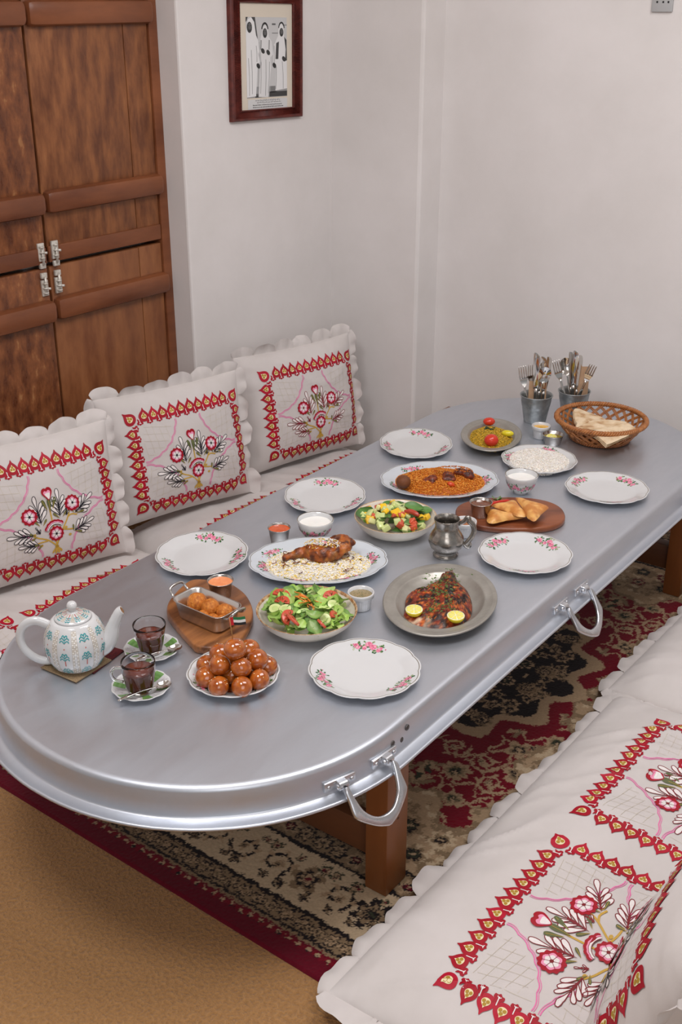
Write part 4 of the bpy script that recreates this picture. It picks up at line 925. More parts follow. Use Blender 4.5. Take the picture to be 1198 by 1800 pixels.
# ---- teapot, coasters, glasses, saucers
pot = thing('teapot', 'round white teapot painted with teal palms and lattice bands, at the left end', 'teapot', (-1.818, 1.390, TZ + .0045))
TP = [(.0005, .002), (.036, .002), (.038, 0), (.044, .001), (.056, .010), (.0655, .028), (.0695, .050), (.0700, .064), (.0670, .084), (.0590, .104), (.0490, .117), (.0425, .1215), (.0405, .1205), (.038, .115)]
b = MB(); lathe(b, TP, 72); b.build('body', MATS['porcelain'], pot)
lid = MB(); LP = [(.0005, .116), (.0385, .118), (.0400, .1206), (.0408, .1228), (.0395, .1248), (.034, .1285), (.024, .1322), (.012, .1350), (.0075, .1362), (.0065, .139), (.0085, .1420), (.0112, .1470), (.0116, .1510), (.0100, .1565), (.0065, .1602), (.0005, .1615)]
lathe(lid, LP, 56); lid_o = lid.build('lid', MATS['porcelain'], pot)
def pot_dir(a): return np.array([math.cos(a), math.sin(a)])
sd = pot_dir(math.radians(43))
b = MB(); P = spline([(.045, .040), (.064, .050), (.078, .072), (.088, .100), (.102, .128), (.1085, .1335)], 22); P3 = np.stack([P[:, 0] * sd[0], P[:, 0] * sd[1], P[:, 1]], 1)
rr = np.interp(np.linspace(0, 1, len(P)), [0, .3, .6, .9, 1], [.026, .0215, .0135, .0105, .0112]); tube(b, P3, rr, 18); b.build('spout', MATS['porcelain'], pot)
b = MB(); T_, N_, B_ = frames(P3); e = P3[-1] + T_[-1] * .0004; a = np.linspace(0, 2 * PI, 14, endpoint=False); b.add(np.concatenate([e + .0075 * (np.cos(a)[:, None] * N_[-1] + np.sin(a)[:, None] * B_[-1])]), [tuple(range(14))]); b.build('spout_opening', mat('tea_stain', C(150, 112, 76), C(120, 84, 54), rough=.6, scale=120), pot, smooth=False)['label'] = 'brown stained spout mouth'
hd = -sd; b = MB(); P = spline([(.055, .104), (.078, .116), (.100, .113), (.116, .096), (.121, .070), (.113, .044), (.093, .022), (.070, .012), (.056, .014)], 34); P3 = np.stack([P[:, 0] * hd[0], P[:, 0] * hd[1], P[:, 1]], 1); tube(b, P3, np.interp(np.linspace(0, 1, len(P)), [0, .5, 1], [.0085, .0068, .0075]), 12, flat=1.35); b.build('handle', MATS['porcelain'], pot)
tp = np.array(TP[3:12]); arc = np.concatenate([[0], np.cumsum(np.hypot(*np.diff(tp, axis=0).T))]); alen = arc[-1]
def pot_map(th_of):
    def mp(s, t):
        r = np.interp(t, arc, tp[:, 0]); z = np.interp(t, arc, tp[:, 1]); th = th_of + s / .066 * .066 / np.maximum(r, .02)
        dr = np.interp(t + .002, arc, tp[:, 0]) - np.interp(t - .002, arc, tp[:, 0]); dz = np.interp(t + .002, arc, tp[:, 1]) - np.interp(t - .002, arc, tp[:, 1]); L = np.hypot(dr, dz) + 1e-9
        return np.stack([r * np.cos(th), r * np.sin(th), z], 1), np.stack([dz / L * np.cos(th), dz / L * np.sin(th), -dr / L], 1)
    return mp
TEAL, TRK, LAC, LAD = C(56, 150, 154), C(186, 102, 92), C(190, 181, 168), C(236, 233, 228)
def palm(d, x, y, s):
    d.strip([(x, y), (x + .0006 * s, y + .018 * s)], .0026 * s, TRK, 1)
    for lv, (yy, w) in enumerate(((.0165, .0100), (.0232, .0096), (.0295, .0056))):
        for sg in (-1, 1):
            P = spline([(x, y + (yy - .001) * s), (x + sg * w * .55 * s, y + (yy + .0048) * s), (x + sg * w * s, y + (yy + .0028) * s), (x + sg * w * 1.05 * s, y + (yy - .0006) * s)], 9); d.strip(P, [.0012 * s, .0018 * s] + [.0024 * s] * (len(P) - 4) + [.0016 * s, .0006 * s], TEAL, 2)
    d.strip([(x, y + .016 * s), (x, y + .033 * s)], .0014 * s, TEAL, 1)
base_a = math.radians(-37.4 - 3)
for k in range(9):
    th = base_a + k * 2 * PI / 9; d = Dec()
    ts = np.linspace(.006, alen - .012, 22); w = .0150 * np.interp(ts, [0, .03, .06, alen], [.7, 1, 1, .62]); d.strip(np.stack([np.zeros(22), ts], 1), w, LAC, 0)
    for q in range(26):
        t = .009 + q * (alen - .024) / 25; ww = .0150 * np.interp(t, [0, .03, .06, alen], [.7, 1, 1, .62])
        for j in (-1, 0, 1):
            if (q + j) % 2 == 0: d.disc((j * ww * .31, t), .0017, .0020, LAD, 1, n=6)
            else: d.disc((j * ww * .31, t), .0010, .0010, LAD, 1, n=4)
    d.build('lattice_band', pot_map(th), MATS['glaze_print'], pot, off=.0003, step=.0001)
    d = Dec()
    for t in (.002, .042, .084): palm(d, 0, t, .95)
    d.build('painted_palms', pot_map(th + PI / 9), MATS['glaze_print'], pot, off=.0003, step=.0001)
lp = np.array(LP[4:8][::-1])
def lid_map(x, y):
    r = np.hypot(x, y); z = np.interp(r, lp[:, 0], lp[:, 1]); return np.stack([x, y, z], 1), np.stack([x / (r + .001) * .25, y / (r + .001) * .25, np.ones_like(r)], 1)
d = Dec()
for k in range(9):
    th = base_a + k * 2 * PI / 9; u = np.array([math.cos(th), math.sin(th)]); d.strip([u * q for q in np.linspace(.012, .036, 7)], np.linspace(.003, .009, 7), LAC, 0)
    v = np.array([math.cos(th + PI / 9), math.sin(th + PI / 9)]); n_ = np.array([-v[1], v[0]]); d.strip([v * q for q in np.linspace(.013, .029, 5)], .0018, TRK, 1)
    for q in (.024, .029, .034):
        for sg in (-1, 1): d.strip([v * q, v * (q + .002) + n_ * sg * .003, v * (q - .001) + n_ * sg * .0062], [.0015, .0024, .0008], TEAL, 2)
o = d.build('painted_lid', lid_map, MATS['glaze_print'], lid_o, off=.0003, step=.0001)
def coaster(label, x, y, rot, m, z, s=.052):
    b = MB(); c = s; plank(b, [(c, -c), (c, c), (-c, c), (-c, -c)], 0, .0022, .0006); o = b.build('coaster', MATS[m], None, loc=(x, y, TZ + z), rot=(0, 0, rot), sharp=40); tag(o, label, 'coaster')
    b = MB(); 
    for k in range(34): t = -c + (k + .5) * 2 * c / 34; tube(b, [(-c + .001, t, .0022), (0, t, .0025), (c - .001, t, .0022)], .0010, 5)
    b.build('woven_face', MATS[m + '_weave'], o)['kind'] = 'stuff'
mat('straw', C(120, 100, 76), rough=.8); mat('straw_weave', C(176, 152, 116), C(142, 118, 86), rough=.7, scale=300)
mat('red_cloth', C(60, 14, 16), rough=.8); mat('red_cloth_weave', C(112, 22, 28), C(72, 12, 18), rough=.7, scale=200)
coaster('woven straw coaster under the front of the teapot', -1.822, 1.388, math.radians(4), 'straw', .0022, .056)
coaster('dark red woven coaster showing at the right of the teapot', -1.826, 1.432, math.radians(10), 'red_cloth', 0.0, .056)
GRN1, LIL = C(92, 140, 66), C(206, 200, 204)
def saucer(label, x, y, rot, R=.0645):
    root = thing('saucer', label, 'saucer', (x, y, TZ), (0, 0, rot)); pf = [(.0005, .002), (.026, .002), (.027, 0), (.031, 0), (.033, .003), (.050, .008), (R - .001, .0135), (R, .0148), (R - .0008, .0156), (R - .004, .0146), (.050, .0100), (.036, .0058), (.029, .0048), (.020, .0052), (.0005, .0050)]
    sc = lambda T, r: r * (1 + .018 * np.clip((r - .045) / .02, 0, 1) * np.cos(T * 12)); b = MB(); lathe(b, pf, 96, mod=lambda T, r, z: (sc(T, r), z)); b.build('dish', MATS['porcelain'], root)
    top = np.array(pf[8:][::-1])
    def mp(x, y): r = np.hypot(x, y); z = np.interp(r, top[:, 0], top[:, 1]); return np.stack([x, y, z], 1), np.stack([-x / (r + 1e-6) * .3, -y / (r + 1e-6) * .3, np.ones_like(r)], 1)
    for k in range(12):
        a = k * PI / 6; t = np.linspace(-.20, .20, 5); r0, r1 = .0345, R - .0035; d = Dec()
        if k % 2 == 0:
            P = [(r1 * math.cos(a + q), r1 * math.sin(a + q)) for q in t] + [(r0 * math.cos(a + q * 1.1), r0 * math.sin(a + q * 1.1)) for q in t[::-1]]; rad = np.linspace(r0, r1, 6)
            for i in range(5):
                d.poly([(rad[i + 1] * math.cos(a + q), rad[i + 1] * math.sin(a + q)) for q in t[::-1]][::-1] + [(rad[i] * math.cos(a + q), rad[i] * math.sin(a + q)) for q in t[::-1]], GRN1 if i % 2 else C(108, 152, 82), 1)
            d.build('green_panel', mp, MATS['glaze_print'], root, off=.0003, step=.0001)
        else:
            rg = random.Random(k)
            for i in range(26): q = rg.uniform(-.22, .22); r = rg.uniform(.038, R - .006); d.disc((r * math.cos(a + q), r * math.sin(a + q)), rg.uniform(.001, .003), rg.uniform(.001, .002), LIL if i % 3 else C(186, 178, 182), i % 3, n=6, rot=q * 9)
            o = d.build('marbled_panel', mp, MATS['glaze_print'], root, off=.0003, step=.0001); o['kind'] = 'stuff'
    return root
saucer('green and white striped saucer under the farther tea glass', -1.726, 1.531, .2); saucer('green and white striped saucer under the nearer handled tea cup', -1.630, 1.407, .55)
def tea_glass(label, x, y, rt, rb, h, fill, tlabel, handled=False, z=.0058):
    root = thing('tea_glass', label, 'glass', (x, y, TZ + z)); th = .0021
    def R(z): return rb + (rt - rb) * (z / h) ** .8 if not handled else np.interp(z, [0, .012, .03, .050, .060, h], [rb, rb * 1.16, rt * .88, rt * .97, rt, rt * .985])
    zs = [0, .0015, .006, .014, .026, .038, .046, .050, .054, h - .010, h - .002, h]; pf = [(.0005, .001), (rb - .005, .001)] + [(float(R(q)) - (.0012 if q == 0 else 0), q) for q in zs[:-1]] + [(float(R(h)) - th * .5, h)]
    pf += [(float(R(q)) - th, q) for q in zs[-2:2:-1]] + [(rb * .75, .0075), (.0005, .007)]
    fac = 9
    def md(T, r, z):
        a = (T * fac / (2 * PI)) % 1.0; e = 1 / np.cos((a - .5) * 2 * PI / fac) * math.cos(PI / fac); k = np.clip((.050 - z) / .006, 0, 1) * np.clip(r / rb - .5, 0, 1)
        return r * (1 - k * (1 - e) * (.9 if not handled else .6)), z
    b = MB(); lathe(b, pf, 72, mod=md); b.build('glass', MATS['glass'], root)
    if handled:
        a = VR + PI + .25; u = np.array([math.cos(a), math.sin(a)]); P = spline([(rt - .002, h - .014), (rt + .012, h - .012), (rt + .021, h - .022), (rt + .016, h - .040), (rt - .003, h - .050)], 20); b = MB(); tube(b, np.stack([P[:, 0] * u[0], P[:, 0] * u[1], P[:, 1]], 1), .0035, 10); b.build('handle', MATS['glass'], root)
    zz = [.0072, .012, .02, .03, .04, fill - .001, fill]; b = MB(); lf = [(.0005, .0072)] + [(float(R(q)) - th + .0005, q) for q in zz if q <= fill] + [(.0005, fill)]
    lathe(b, lf, 72, mod=md); t = b.build('tea', MATS['tea'], None, loc=(x, y, TZ + z)); tag(t, tlabel, 'tea', kind='stuff')
tea_glass('faceted clear glass of dark red tea on the farther saucer', -1.724, 1.527, .0385, .0235, .074, .048, 'dark red tea in the farther glass')
tea_glass('clear glass cup with a small ear handle of dark red tea on the nearer saucer', -1.626, 1.400, .0375, .0255, .076, .052, 'dark red tea in the nearer handled cup', True)
# ---- spoons, forks, knives
def spoon_mesh(L, bl, bw, m='cutlery_steel', parent=None, name='spoon', label=None, cat=None, depth=.006):
    root = thing(name, label, cat)
    b = MB(); n = 18; k = 9; V = []
    for i in range(n):
        t = i / (n - 1); x = L - bl + bl * t; w = bw * math.sqrt(max(0, 1 - (2 * t - .92) ** 2 / 1.17)) * (.85 + .3 * t) if 0 < t < 1 else .0018
        for j in range(k): q = -1 + 2 * j / (k - 1); V.append((x, q * w, depth * (q * q - 1) * math.sin(PI * min(1, t * 1.02)) + .0006))
    V = np.array(V); f = grid_faces(n, k); b.add(V, f); b.add(V - [0, 0, .0011], [q[::-1] for q in f]); b.build('bowl', MATS[m], root)
    b = MB(); xs = np.linspace(0, L - bl + .004, 16); P = np.stack([xs, 0 * xs, .0012 + .010 * np.sin(np.clip(xs / (L - bl), 0, 1) * PI) * .35], 1); tube(b, P, np.interp(xs, [0, .02, L * .35, L - bl], [.0042, .0058, .003, .0022]) * (L / .14), 10, flat=.32); b.build('handle', MATS[m], root); return root
def place_line(o, A, B, roll=0.0):
    A = Vector(A); B = Vector(B); X = (B - A).normalized(); Yv = Vector((0, 0, 1)).cross(X)
    if Yv.length < .2: Yv = Vector((1, 0, 0)).cross(X)
    Yv.normalize(); Z_ = X.cross(Yv); R = Matrix.Rotation(roll, 3, X); return axes(o, A, X, R @ Yv, R @ Z_)
s = spoon_mesh(.125, .036, .0125, name='teaspoon', label='teaspoon lying across the nearer saucer, its handle over the rim', cat='spoon'); place_line(s, (-1.6175, 1.3290, TZ + .0180), (-1.580, 1.4450, TZ + .0205))
s = spoon_mesh(.115, .036, .0125, name='teaspoon', label='teaspoon on the farther saucer, its bowl beside the glass', cat='spoon'); place_line(s, (-1.706, 1.463, TZ + .0190), (-1.668, 1.574, TZ + .0205))
def fork_mesh(L=.19):
    root = thing('fork', None, 'fork'); b = MB(); xs = np.linspace(0, L - .070, 14); P = np.stack([xs, 0 * xs, 0 * xs], 1); tube(b, P, np.interp(xs, [0, .03, .09, L], [.007, .0078, .0042, .0032]), 10, flat=.34); b.build('handle', MATS['cutlery_steel'], root)
    b = MB(); n = 8; V = []
    for i in range(n):
        t = i / (n - 1); x = L - .074 + .030 * t; w = .0036 + .0118 * t ** .7
        for q in (-1, 0, 1): V.append((x, q * w, -.004 * math.sin(t * PI * .7) + .001))
    V = np.array(V); f = grid_faces(n, 3); b.add(V, f); b.add(V - [0, 0, .0014], [q[::-1] for q in f])
    for q in (-1.5, -.5, .5, 1.5):
        xs = np.linspace(L - .046, L, 9); P = np.stack([xs, 0 * xs + q * .0080, -.0028 + .006 * ((xs - L + .046) / .046) ** 1.6], 1); tube(b, P, np.interp(np.linspace(0, 1, 9), [0, .8, 1], [.0026, .0020, .0010]), 6, flat=.6)
    b.build('tines', MATS['cutlery_steel'], root); return root
def knife_mesh(L=.23):
    root = thing('knife', None, 'knife'); b = MB(); xs = np.linspace(0, .10, 10); tube(b, np.stack([xs, 0 * xs, 0 * xs], 1), np.interp(xs, [0, .03, .09, .1], [.008, .0085, .0068, .006]), 10, flat=.5); b.build('handle', MATS['cutlery_steel'], root)
    P = spline([(.098, -.008), (.15, -.0135), (.20, -.0135), (.222, -.008), (.230, .003), (.226, .0100), (.19, .0108), (.14, .0100), (.098, .008)], 40, False); b = MB(); plank(b, P, -.0010, .0010, .0005); b.build('blade', MATS['cutlery_steel'], root, sharp=30); return root
def bucket(label, x, y, rb, rt, h):
    root = thing('cutlery_bucket', label, 'bucket', (x, y, TZ)); zs = np.linspace(0, h, 26); rr = rb + (rt - rb) * zs / h + .0011 * (np.abs(np.sin((zs - h * .58) / (h * .20) * PI * 2.5)) * ((zs > h * .58) & (zs < h * .80)))
    pf = [(.0005, .002), (rb - .004, .002), (rb - .0005, 0)] + list(zip(rr + .0006, zs + .0008)) + [(rt + .0026, h - .001), (rt + .003, h + .001), (rt + .0018, h + .0022), (rt - .0008, h + .0008)] + [(rb + (rt - rb) * q / h - .0012, q) for q in (h * .9, h * .5, .004)] + [(.0005, .0035)]
    b = MB(); lathe(b, pf, 56); b.build('pail', MATS['galvanised'], root); return root
bucket('small grey galvanised bucket of cutlery, the left one of the pair', -1.790, 3.470, .0385, .0555, .098); bucket('small grey galvanised bucket of cutlery, the right one behind the bread basket', -1.704, 3.592, .0385, .0555, .098)
def put(o, label, base, tip, roll=0.0): o['label'] = label; place_line(o, base, tip, roll); return o
_ra = {}
def new(kind):
    if kind not in _ra:
        _ra[kind] = {'f': fork_mesh, 'k': knife_mesh, 's': lambda: spoon_mesh(.185, .062, .0220, name='tablespoon', cat='spoon', depth=.008)}[kind](); return _ra[kind]
    return copy_tree(_ra[kind])
FACE = math.radians(-50)
def cut(kind, label, bx, by, tip, L, roll=0.0):
    d = Vector(tip) - Vector((bx, by, TZ + .012)); d.normalize(); A = Vector(tip) - d * L; o = new(kind); o['label'] = label
    Xv = d; to = Vector((0, 0, 1.855)) - Vector(tip); Zv = (to - Xv * to.dot(Xv)).normalized(); Yv = Zv.cross(Xv); R = Matrix.Rotation(roll, 3, Xv); axes(o, A, Xv, R @ Yv, R @ Zv)
B1 = (-1.790, 3.470); B2 = (-1.704, 3.592)
cut('f', 'steel fork leaning at the far left of the left cutlery bucket', -1.805, 3.455, (-1.846, 3.452, .668), .19, .15)
cut('f', 'steel fork partly behind the first fork in the left bucket', -1.800, 3.48, (-1.822, 3.474, .675), .19, .5)
cut('k', 'bright table knife standing in the middle of the left bucket', -1.790, 3.470, (-1.796, 3.462, .722), .23, -.25)
cut('k', 'grey-reflecting knife right of the bright knife in the left bucket', -1.786, 3.478, (-1.772, 3.468, .712), .23, .35)
cut('k', 'knife behind the other two knives in the left bucket', -1.780, 3.490, (-1.762, 3.492, .708), .23, .7)
cut('s', 'tablespoon leaning right out of the left bucket', -1.792, 3.465, (-1.750, 3.452, .682), .185, .1)
cut('f', 'fork in front of a spoon at the left of the right bucket', -1.706, 3.575, (-1.772, 3.560, .676), .19, .2)
cut('s', 'tablespoon behind the fork at the left of the right bucket', -1.706, 3.590, (-1.751, 3.592, .682), .185, .2)
cut('k', 'dark knife at the back of the right bucket', -1.712, 3.600, (-1.728, 3.592, .708), .23, .5)
cut('k', 'tallest knife in the middle of the right bucket', -1.708, 3.585, (-1.698, 3.566, .722), .23, -.2)
cut('k', 'bright-edged knife right of the tallest one in the right bucket', -1.700, 3.598, (-1.690, 3.590, .704), .23, .9)
cut('f', 'fork leaning far right out of the right bucket', -1.706, 3.580, (-1.632, 3.575, .684), .19, .1)
def napkin(label, x, y, rot, w, h):
    b = MB()
    for k in range(4): box(b, (-w / 2 + .001 * k, -.0035 + k * .002, 0), (w / 2 - .001 * k, -.0020 + k * .002, h - .002 * k))
    o = b.build('paper_napkin', MATS['napkin_paper'], None, smooth=False, loc=(x, y, TZ + .02), rot=(0, 0, rot)); tag(o, label, 'napkin')
mat('napkin_paper', C(186, 152, 122), C(176, 142, 112), rough=.9, scale=60)
napkin('folded brown paper napkin showing low behind the knives of the left bucket', -1.794, 3.482, VR - .1, .062, .125); napkin('folded brown paper napkin standing tall behind the right bucket knives', -1.690, 3.606, VR, .056, .168)
# ---- pewter jug
jug = thing('pewter_jug', 'hammered pewter jug with a scrolled handle in the middle of the table', 'jug', (-1.461, 2.371, TZ))
JP = [(.0005, .004), (.026, .004), (.030, 0), (.0345, .0005), (.0350, .004), (.0305, .008), (.0290, .012), (.0335, .018), (.0430, .028), (.0480, .042), (.0470, .054), (.0395, .068), (.0330, .078), (.0310, .086), (.0322, .096), (.0340, .104), (.0352, .108), (.0345, .1095), (.0330, .108), (.0300, .094), (.0295, .084), (.035, .070), (.0440, .050), (.040, .028), (.0005, .016)]
def jm(T, r, z):
    k = ((z > .014) & (z < .10)); return r * (1 + k * .016 * (vn2(T * 6, z * 110, 3) - .5)), z
b = MB(); lathe(b, JP, 84, mod=jm); b.build('body', MATS['pewter_dark'], jug)
u = pot_dir(VR - .10); b = MB(); P = spline([(.031, .094), (.046, .103), (.055, .114), (.060, .103), (.069, .094), (.0735, .078), (.069, .060), (.059, .044), (.052, .034), (.060, .028), (.0635, .036), (.058, .041)], 48); tube(b, np.stack([P[:, 0] * u[0], P[:, 0] * u[1], P[:, 1]], 1), np.interp(np.linspace(0, 1, len(P)), [0, .2, .5, .8, 1], [.0035, .0052, .0048, .0045, .003]), 10, flat=1.5); b.build('handle', MATS['pewter_dark'], jug)
# ---- wooden boards
mat('acacia', C(96, 54, 28), C(164, 106, 60), rough=0.42, scale=14, stretch=(1, .16, 1), mix=(.38, .6), bump=.1, bscale=60, c3=C(84, 46, 24), coat=.1, detail=8)
mat('sheesham', C(98, 48, 28), C(146, 82, 48), rough=0.38, scale=14, stretch=(.16, 1, 1), mix=(.34, .66), bump=.1, bscale=60, c3=C(92, 44, 26), coat=.15, detail=8)
B1P = spline([(-.1524, .0839), (-.1191, .119), (-.0716, .1391), (.0075, .1195), (.0732, .0739), (.1097, .0284), (.1394, -.0311), (.1529, -.0806), (.134, -.1107), (.0914, -.1359), (.0543, -.1271), (-.052, -.082), (-.0934, -.0539), (-.1246, -.0079)][::-1], 84, True)
b = MB(); plank(b, B1P, 0, .022, .005); o = b.build('serving_board', MATS['acacia'], None, loc=(-1.727, 1.727, TZ)); tag(o, 'round-cornered acacia board under the steel pan of croquettes', 'board')
a = np.linspace(0, 2 * PI, 80, endpoint=False); P = np.stack([.158 * np.sign(np.cos(a)) * np.abs(np.cos(a)) ** (2 / 2.3) * (1), .112 * np.sign(np.sin(a)) * np.abs(np.sin(a)) ** (2 / 2.3) * (1 + .06 * np.cos(a))], 1)
b = MB(); plank(b, P, 0, .018, .005); o = b.build('serving_board', MATS['sheesham'], None, loc=(-1.444, 2.689, TZ), rot=(0, 0, VR)); tag(o, 'oval dark reddish wooden board under the samosas', 'board')
# ---- small steel roasting pan
pan = thing('roasting_pan', 'small rectangular stainless steel pan of croquettes with two wire handles', 'pan', (-1.697, 1.689, TZ + .0222), (0, 0, math.radians(-1)))
def rrect(w, h, r, n=7):
    P = []
    for cx, cy, a0 in ((w - r, h - r, 0), (-w + r, h - r, 90), (-w + r, -h + r, 180), (w - r, -h + r, 270)):
        for k in range(n): t = math.radians(a0 + 90 * k / (n - 1)); P.append((cx + r * math.cos(t), cy + r * math.sin(t)))
    return np.array(P)
b = MB(); rings = []
for w, h, r, z in ((.060, .028, .014, 0), (.066, .034, .018, .002), (.070, .037, .019, .010), (.0775, .0425, .020, .0495), (.0805, .0455, .022, .0505), (.0810, .0460, .022, .0515), (.0800, .045, .022, .0520), (.0765, .0415, .020, .0505), (.069, .036, .018, .010), (.064, .032, .016, .0035), (.058, .026, .012, .0025)):
    rings.append(np.concatenate([rrect(w, h, r), np.full((28, 1), z)], 1))
V = np.array(rings); f = [(i * 28 + j, i * 28 + (j + 1) % 28, (i + 1) * 28 + (j + 1) % 28, (i + 1) * 28 + j) for i in range(len(rings) - 1) for j in range(28)]
b.add(V.reshape(-1, 3), f); b.f.append(tuple(range(28))[::-1]); b.m.append(0); b.f.append(tuple((len(rings) - 1) * 28 + j for j in range(28))); b.m.append(0); b.build('pan', mat('steel_brushed', C(214, 211, 207), rough=0.26, metal=1.0), pan)
for s in (-1, 1):
    b = MB(); P = spline([(s * .076, -.024, .044), (s * .092, -.024, .048), (s * .103, -.020, .062), (s * .104, 0, .066), (s * .103, .020, .062), (s * .092, .024, .048), (s * .076, .024, .044)], 36); tube(b, P, .0032, 9); b.build('wire_handle', MATS['steel'], pan)
# ---- wicker bread basket
bas = thing('bread_basket', 'round honey-brown wicker basket holding the folded flatbreads', 'basket', (-1.529, 3.450, TZ), (0, 0, VR))
mat('wicker', C(140, 82, 40), C(184, 120, 66), rough=.45, scale=60, mix=(.3, .7), coat=.2); mat('wicker_dark', C(120, 68, 34), C(160, 98, 52), rough=.45, scale=60, coat=.2)
rB, rT, hB = .098, .150, .076; wv = MB(); N_ = 23
def bp(th, t): r = rB + (rT - rB) * t ** .85; return (r * math.cos(th), r * 1.03 * math.sin(th), .007 + (hB - .012) * t)
for k in range(N_):
    for sg in (-1, 1):
        for off in (-.5, .5):
            P = [bp(2 * PI * k / N_ + sg * (t * .62) + off * .055, t) for t in np.linspace(0, 1, 9)]
            P = [np.array(p) * [1 + sg * .012 * math.sin(t * PI * 3), 1 + sg * .012 * math.sin(t * PI * 3), 1] for p, t in zip(P, np.linspace(0, 1, 9))]; tube(wv, P, .0026, 5, caps=False)
wv.build('open_weave', MATS['wicker'], bas)['kind'] = 'stuff'
def braid(name, r, z, rad, tw, m, parent):
    b = MB(); n = 200
    for j in range(3):
        t = np.linspace(0, 2 * PI, n, endpoint=False); q = t * tw + j * 2 * PI / 3; R = r + rad * np.cos(q); tube(b, np.stack([R * np.cos(t), R * 1.03 * np.sin(t), z + rad * np.sin(q)], 1), rad * .75, 6, closed=True, caps=False)
    b.build(name, MATS[m], parent)['kind'] = 'stuff'
braid('rim_braid', rT, hB - .004, .0056, 36, 'wicker', bas); braid('base_braid', rB, .0098, .0052, 26, 'wicker_dark', bas)
b = MB()
for k in range(13): t = (k - 6) * .0148; L = math.sqrt(max(.0001, rB ** 2 - t * t)); tube(b, [(t, -L, .006), (t, 0, .006), (t, L, .006)], .0035, 6); tube(b, [(-L, t, .008), (0, t, .008), (L, t, .008)], .0035, 6)
b.build('base_weave', MATS['wicker_dark'], bas)['kind'] = 'stuff'
# ================================================================ food
vmat('rice_grain', rough=.42, sss=.15, spec=.4); vmat('crust', rough=.55, bump=.8, bscale=520, bdist=.0012, spec=.4, noise=.25, nscale=260)
vmat('syrup_crust', rough=.10, coat=.9, spec=.6, noise=.22, nscale=90); vmat('leaf_green', rough=.35, sss=.1, spec=.5, bump=.25, bscale=240, noise=.2, nscale=90)
vmat('fresh', rough=.25, sss=.25, spec=.5, coat=.2); vmat('glazed_meat', rough=.38, coat=.12, bump=.9, bscale=300, bdist=.0015, noise=.3, nscale=180)
vmat('pastry', rough=.45, coat=.15, bump=.4, bscale=260, bdist=.0008, noise=.14, nscale=120); vmat('flatbread', rough=.85, bump=.5, bscale=160, bdist=.001, noise=.12, nscale=90)
_oct = (np.array([[-1, 0, 0], [-.45, 1, 0], [-.45, -.5, .87], [-.45, -.5, -.87], [.45, 1, 0], [.45, -.5, .87], [.45, -.5, -.87], [1, 0, 0]]),
        [(0, 1, 2), (0, 2, 3), (0, 3, 1), (1, 4, 5, 2), (2, 5, 6, 3), (3, 6, 4, 1), (4, 7, 5), (5, 7, 6), (6, 7, 4)])
def grains(b, rg, pts, nors, L, r, cols):
    V0, F0 = _oct
    for p, n in zip(pts, nors):
        a = rg.uniform(0, 2 * PI); d = np.array([math.cos(a), math.sin(a), rg.uniform(-.35, .35)]); d -= n * (d @ n) * .75; d /= np.linalg.norm(d); e = np.cross(n, d); e /= np.linalg.norm(e) + 1e-9; f = np.cross(d, e)
        l = L * rg.uniform(.75, 1.2) / 2; q = r * rg.uniform(.85, 1.15); k = rg.uniform(-.0004, .0010)
        b.add(p + n * k + V0[:, :1] * l * d + V0[:, 1:2] * q * e + V0[:, 2:] * q * f, F0, 0, cols[rg.randrange(len(cols))] if not callable(cols) else cols(p))
def mound(name, label, x, y, rot, ax, ay, H, n, cols, base, seed, L=.0088, r=.00140, z0=.0065, lump=.25, cat='rice', pw=2.2):
    rg = random.Random(seed); b = MB()
    def hz(u, v):
        q = np.clip(u * u + v * v, 0, 1); return H * (1 - q ** (pw / 2)) * (1 + lump * 2 * fb2(u * 3.1 + seed, v * 3.1, seed, 2)) + .001
    nr, nt = 16, 60; rr = np.linspace(.01, 1, nr); th = np.linspace(0, 2 * PI, nt, endpoint=False); T, Rr = np.meshgrid(th, rr, indexing='ij')
    e = 1 + .10 * fb2(np.cos(T) * 2.2 + seed, np.sin(T) * 2.2, seed + 4, 3) * 2
    U, V = Rr * np.cos(T), Rr * np.sin(T); b.add(np.stack([U * ax * e, V * ay * e, hz(U, V) - .0008], -1).reshape(-1, 3), grid_faces(nt, nr, cu=True), 0, base); b.f.append(tuple(b.n - nt * nr + i * nr for i in range(nt))); b.m.append(0)
    pts = []; nn = []
    for _ in range(n):
        q = math.sqrt(rg.random()) * 1.02; t = rg.uniform(0, 2 * PI); u, v = q * math.cos(t), q * math.sin(t); ee = 1 + .20 * float(fb2(np.array([math.cos(t) * 2.2 + seed]), np.array([math.sin(t) * 2.2]), seed + 4, 3)[0])
        h = 1e-2; z = float(hz(u, v)); dx = (float(hz(u + h, v)) - z) / (h * ax); dy = (float(hz(u, v + h)) - z) / (h * ay); N = np.array([-dx, -dy, 1]); N /= np.linalg.norm(N); pts.append(np.array([u * ax * ee, v * ay * ee, max(z, .0012)])); nn.append(N)
    grains(b, rg, pts, nn, L, r, cols); o = b.build(name, MATS['rice_grain'], None, smooth=True, loc=(x, y, TZ + z0), rot=(0, 0, rot)); tag(o, label, cat, kind='stuff'); return o, hz, ax, ay
WR = [C(248, 242, 232), C(242, 234, 222), C(250, 247, 240)]
mound('white_rice', 'mound of plain long-grain white rice on the twelve-sided plate', -1.580, 3.114, VR, .102, .108, .020, 3000, [C(252, 247, 240), C(249, 242, 232), C(254, 251, 246), C(245, 236, 224)], C(246, 238, 228), 1, pw=3.5, lump=.15)
mound('biryani_rice', 'white and saffron-yellow biryani rice on the oval platter', -1.688, 2.100, VR, .146, .098, .022, 3600, WR * 3 + [C(246, 214, 90), C(240, 200, 60), C(246, 226, 150)], C(240, 230, 210), 2, pw=2.6)
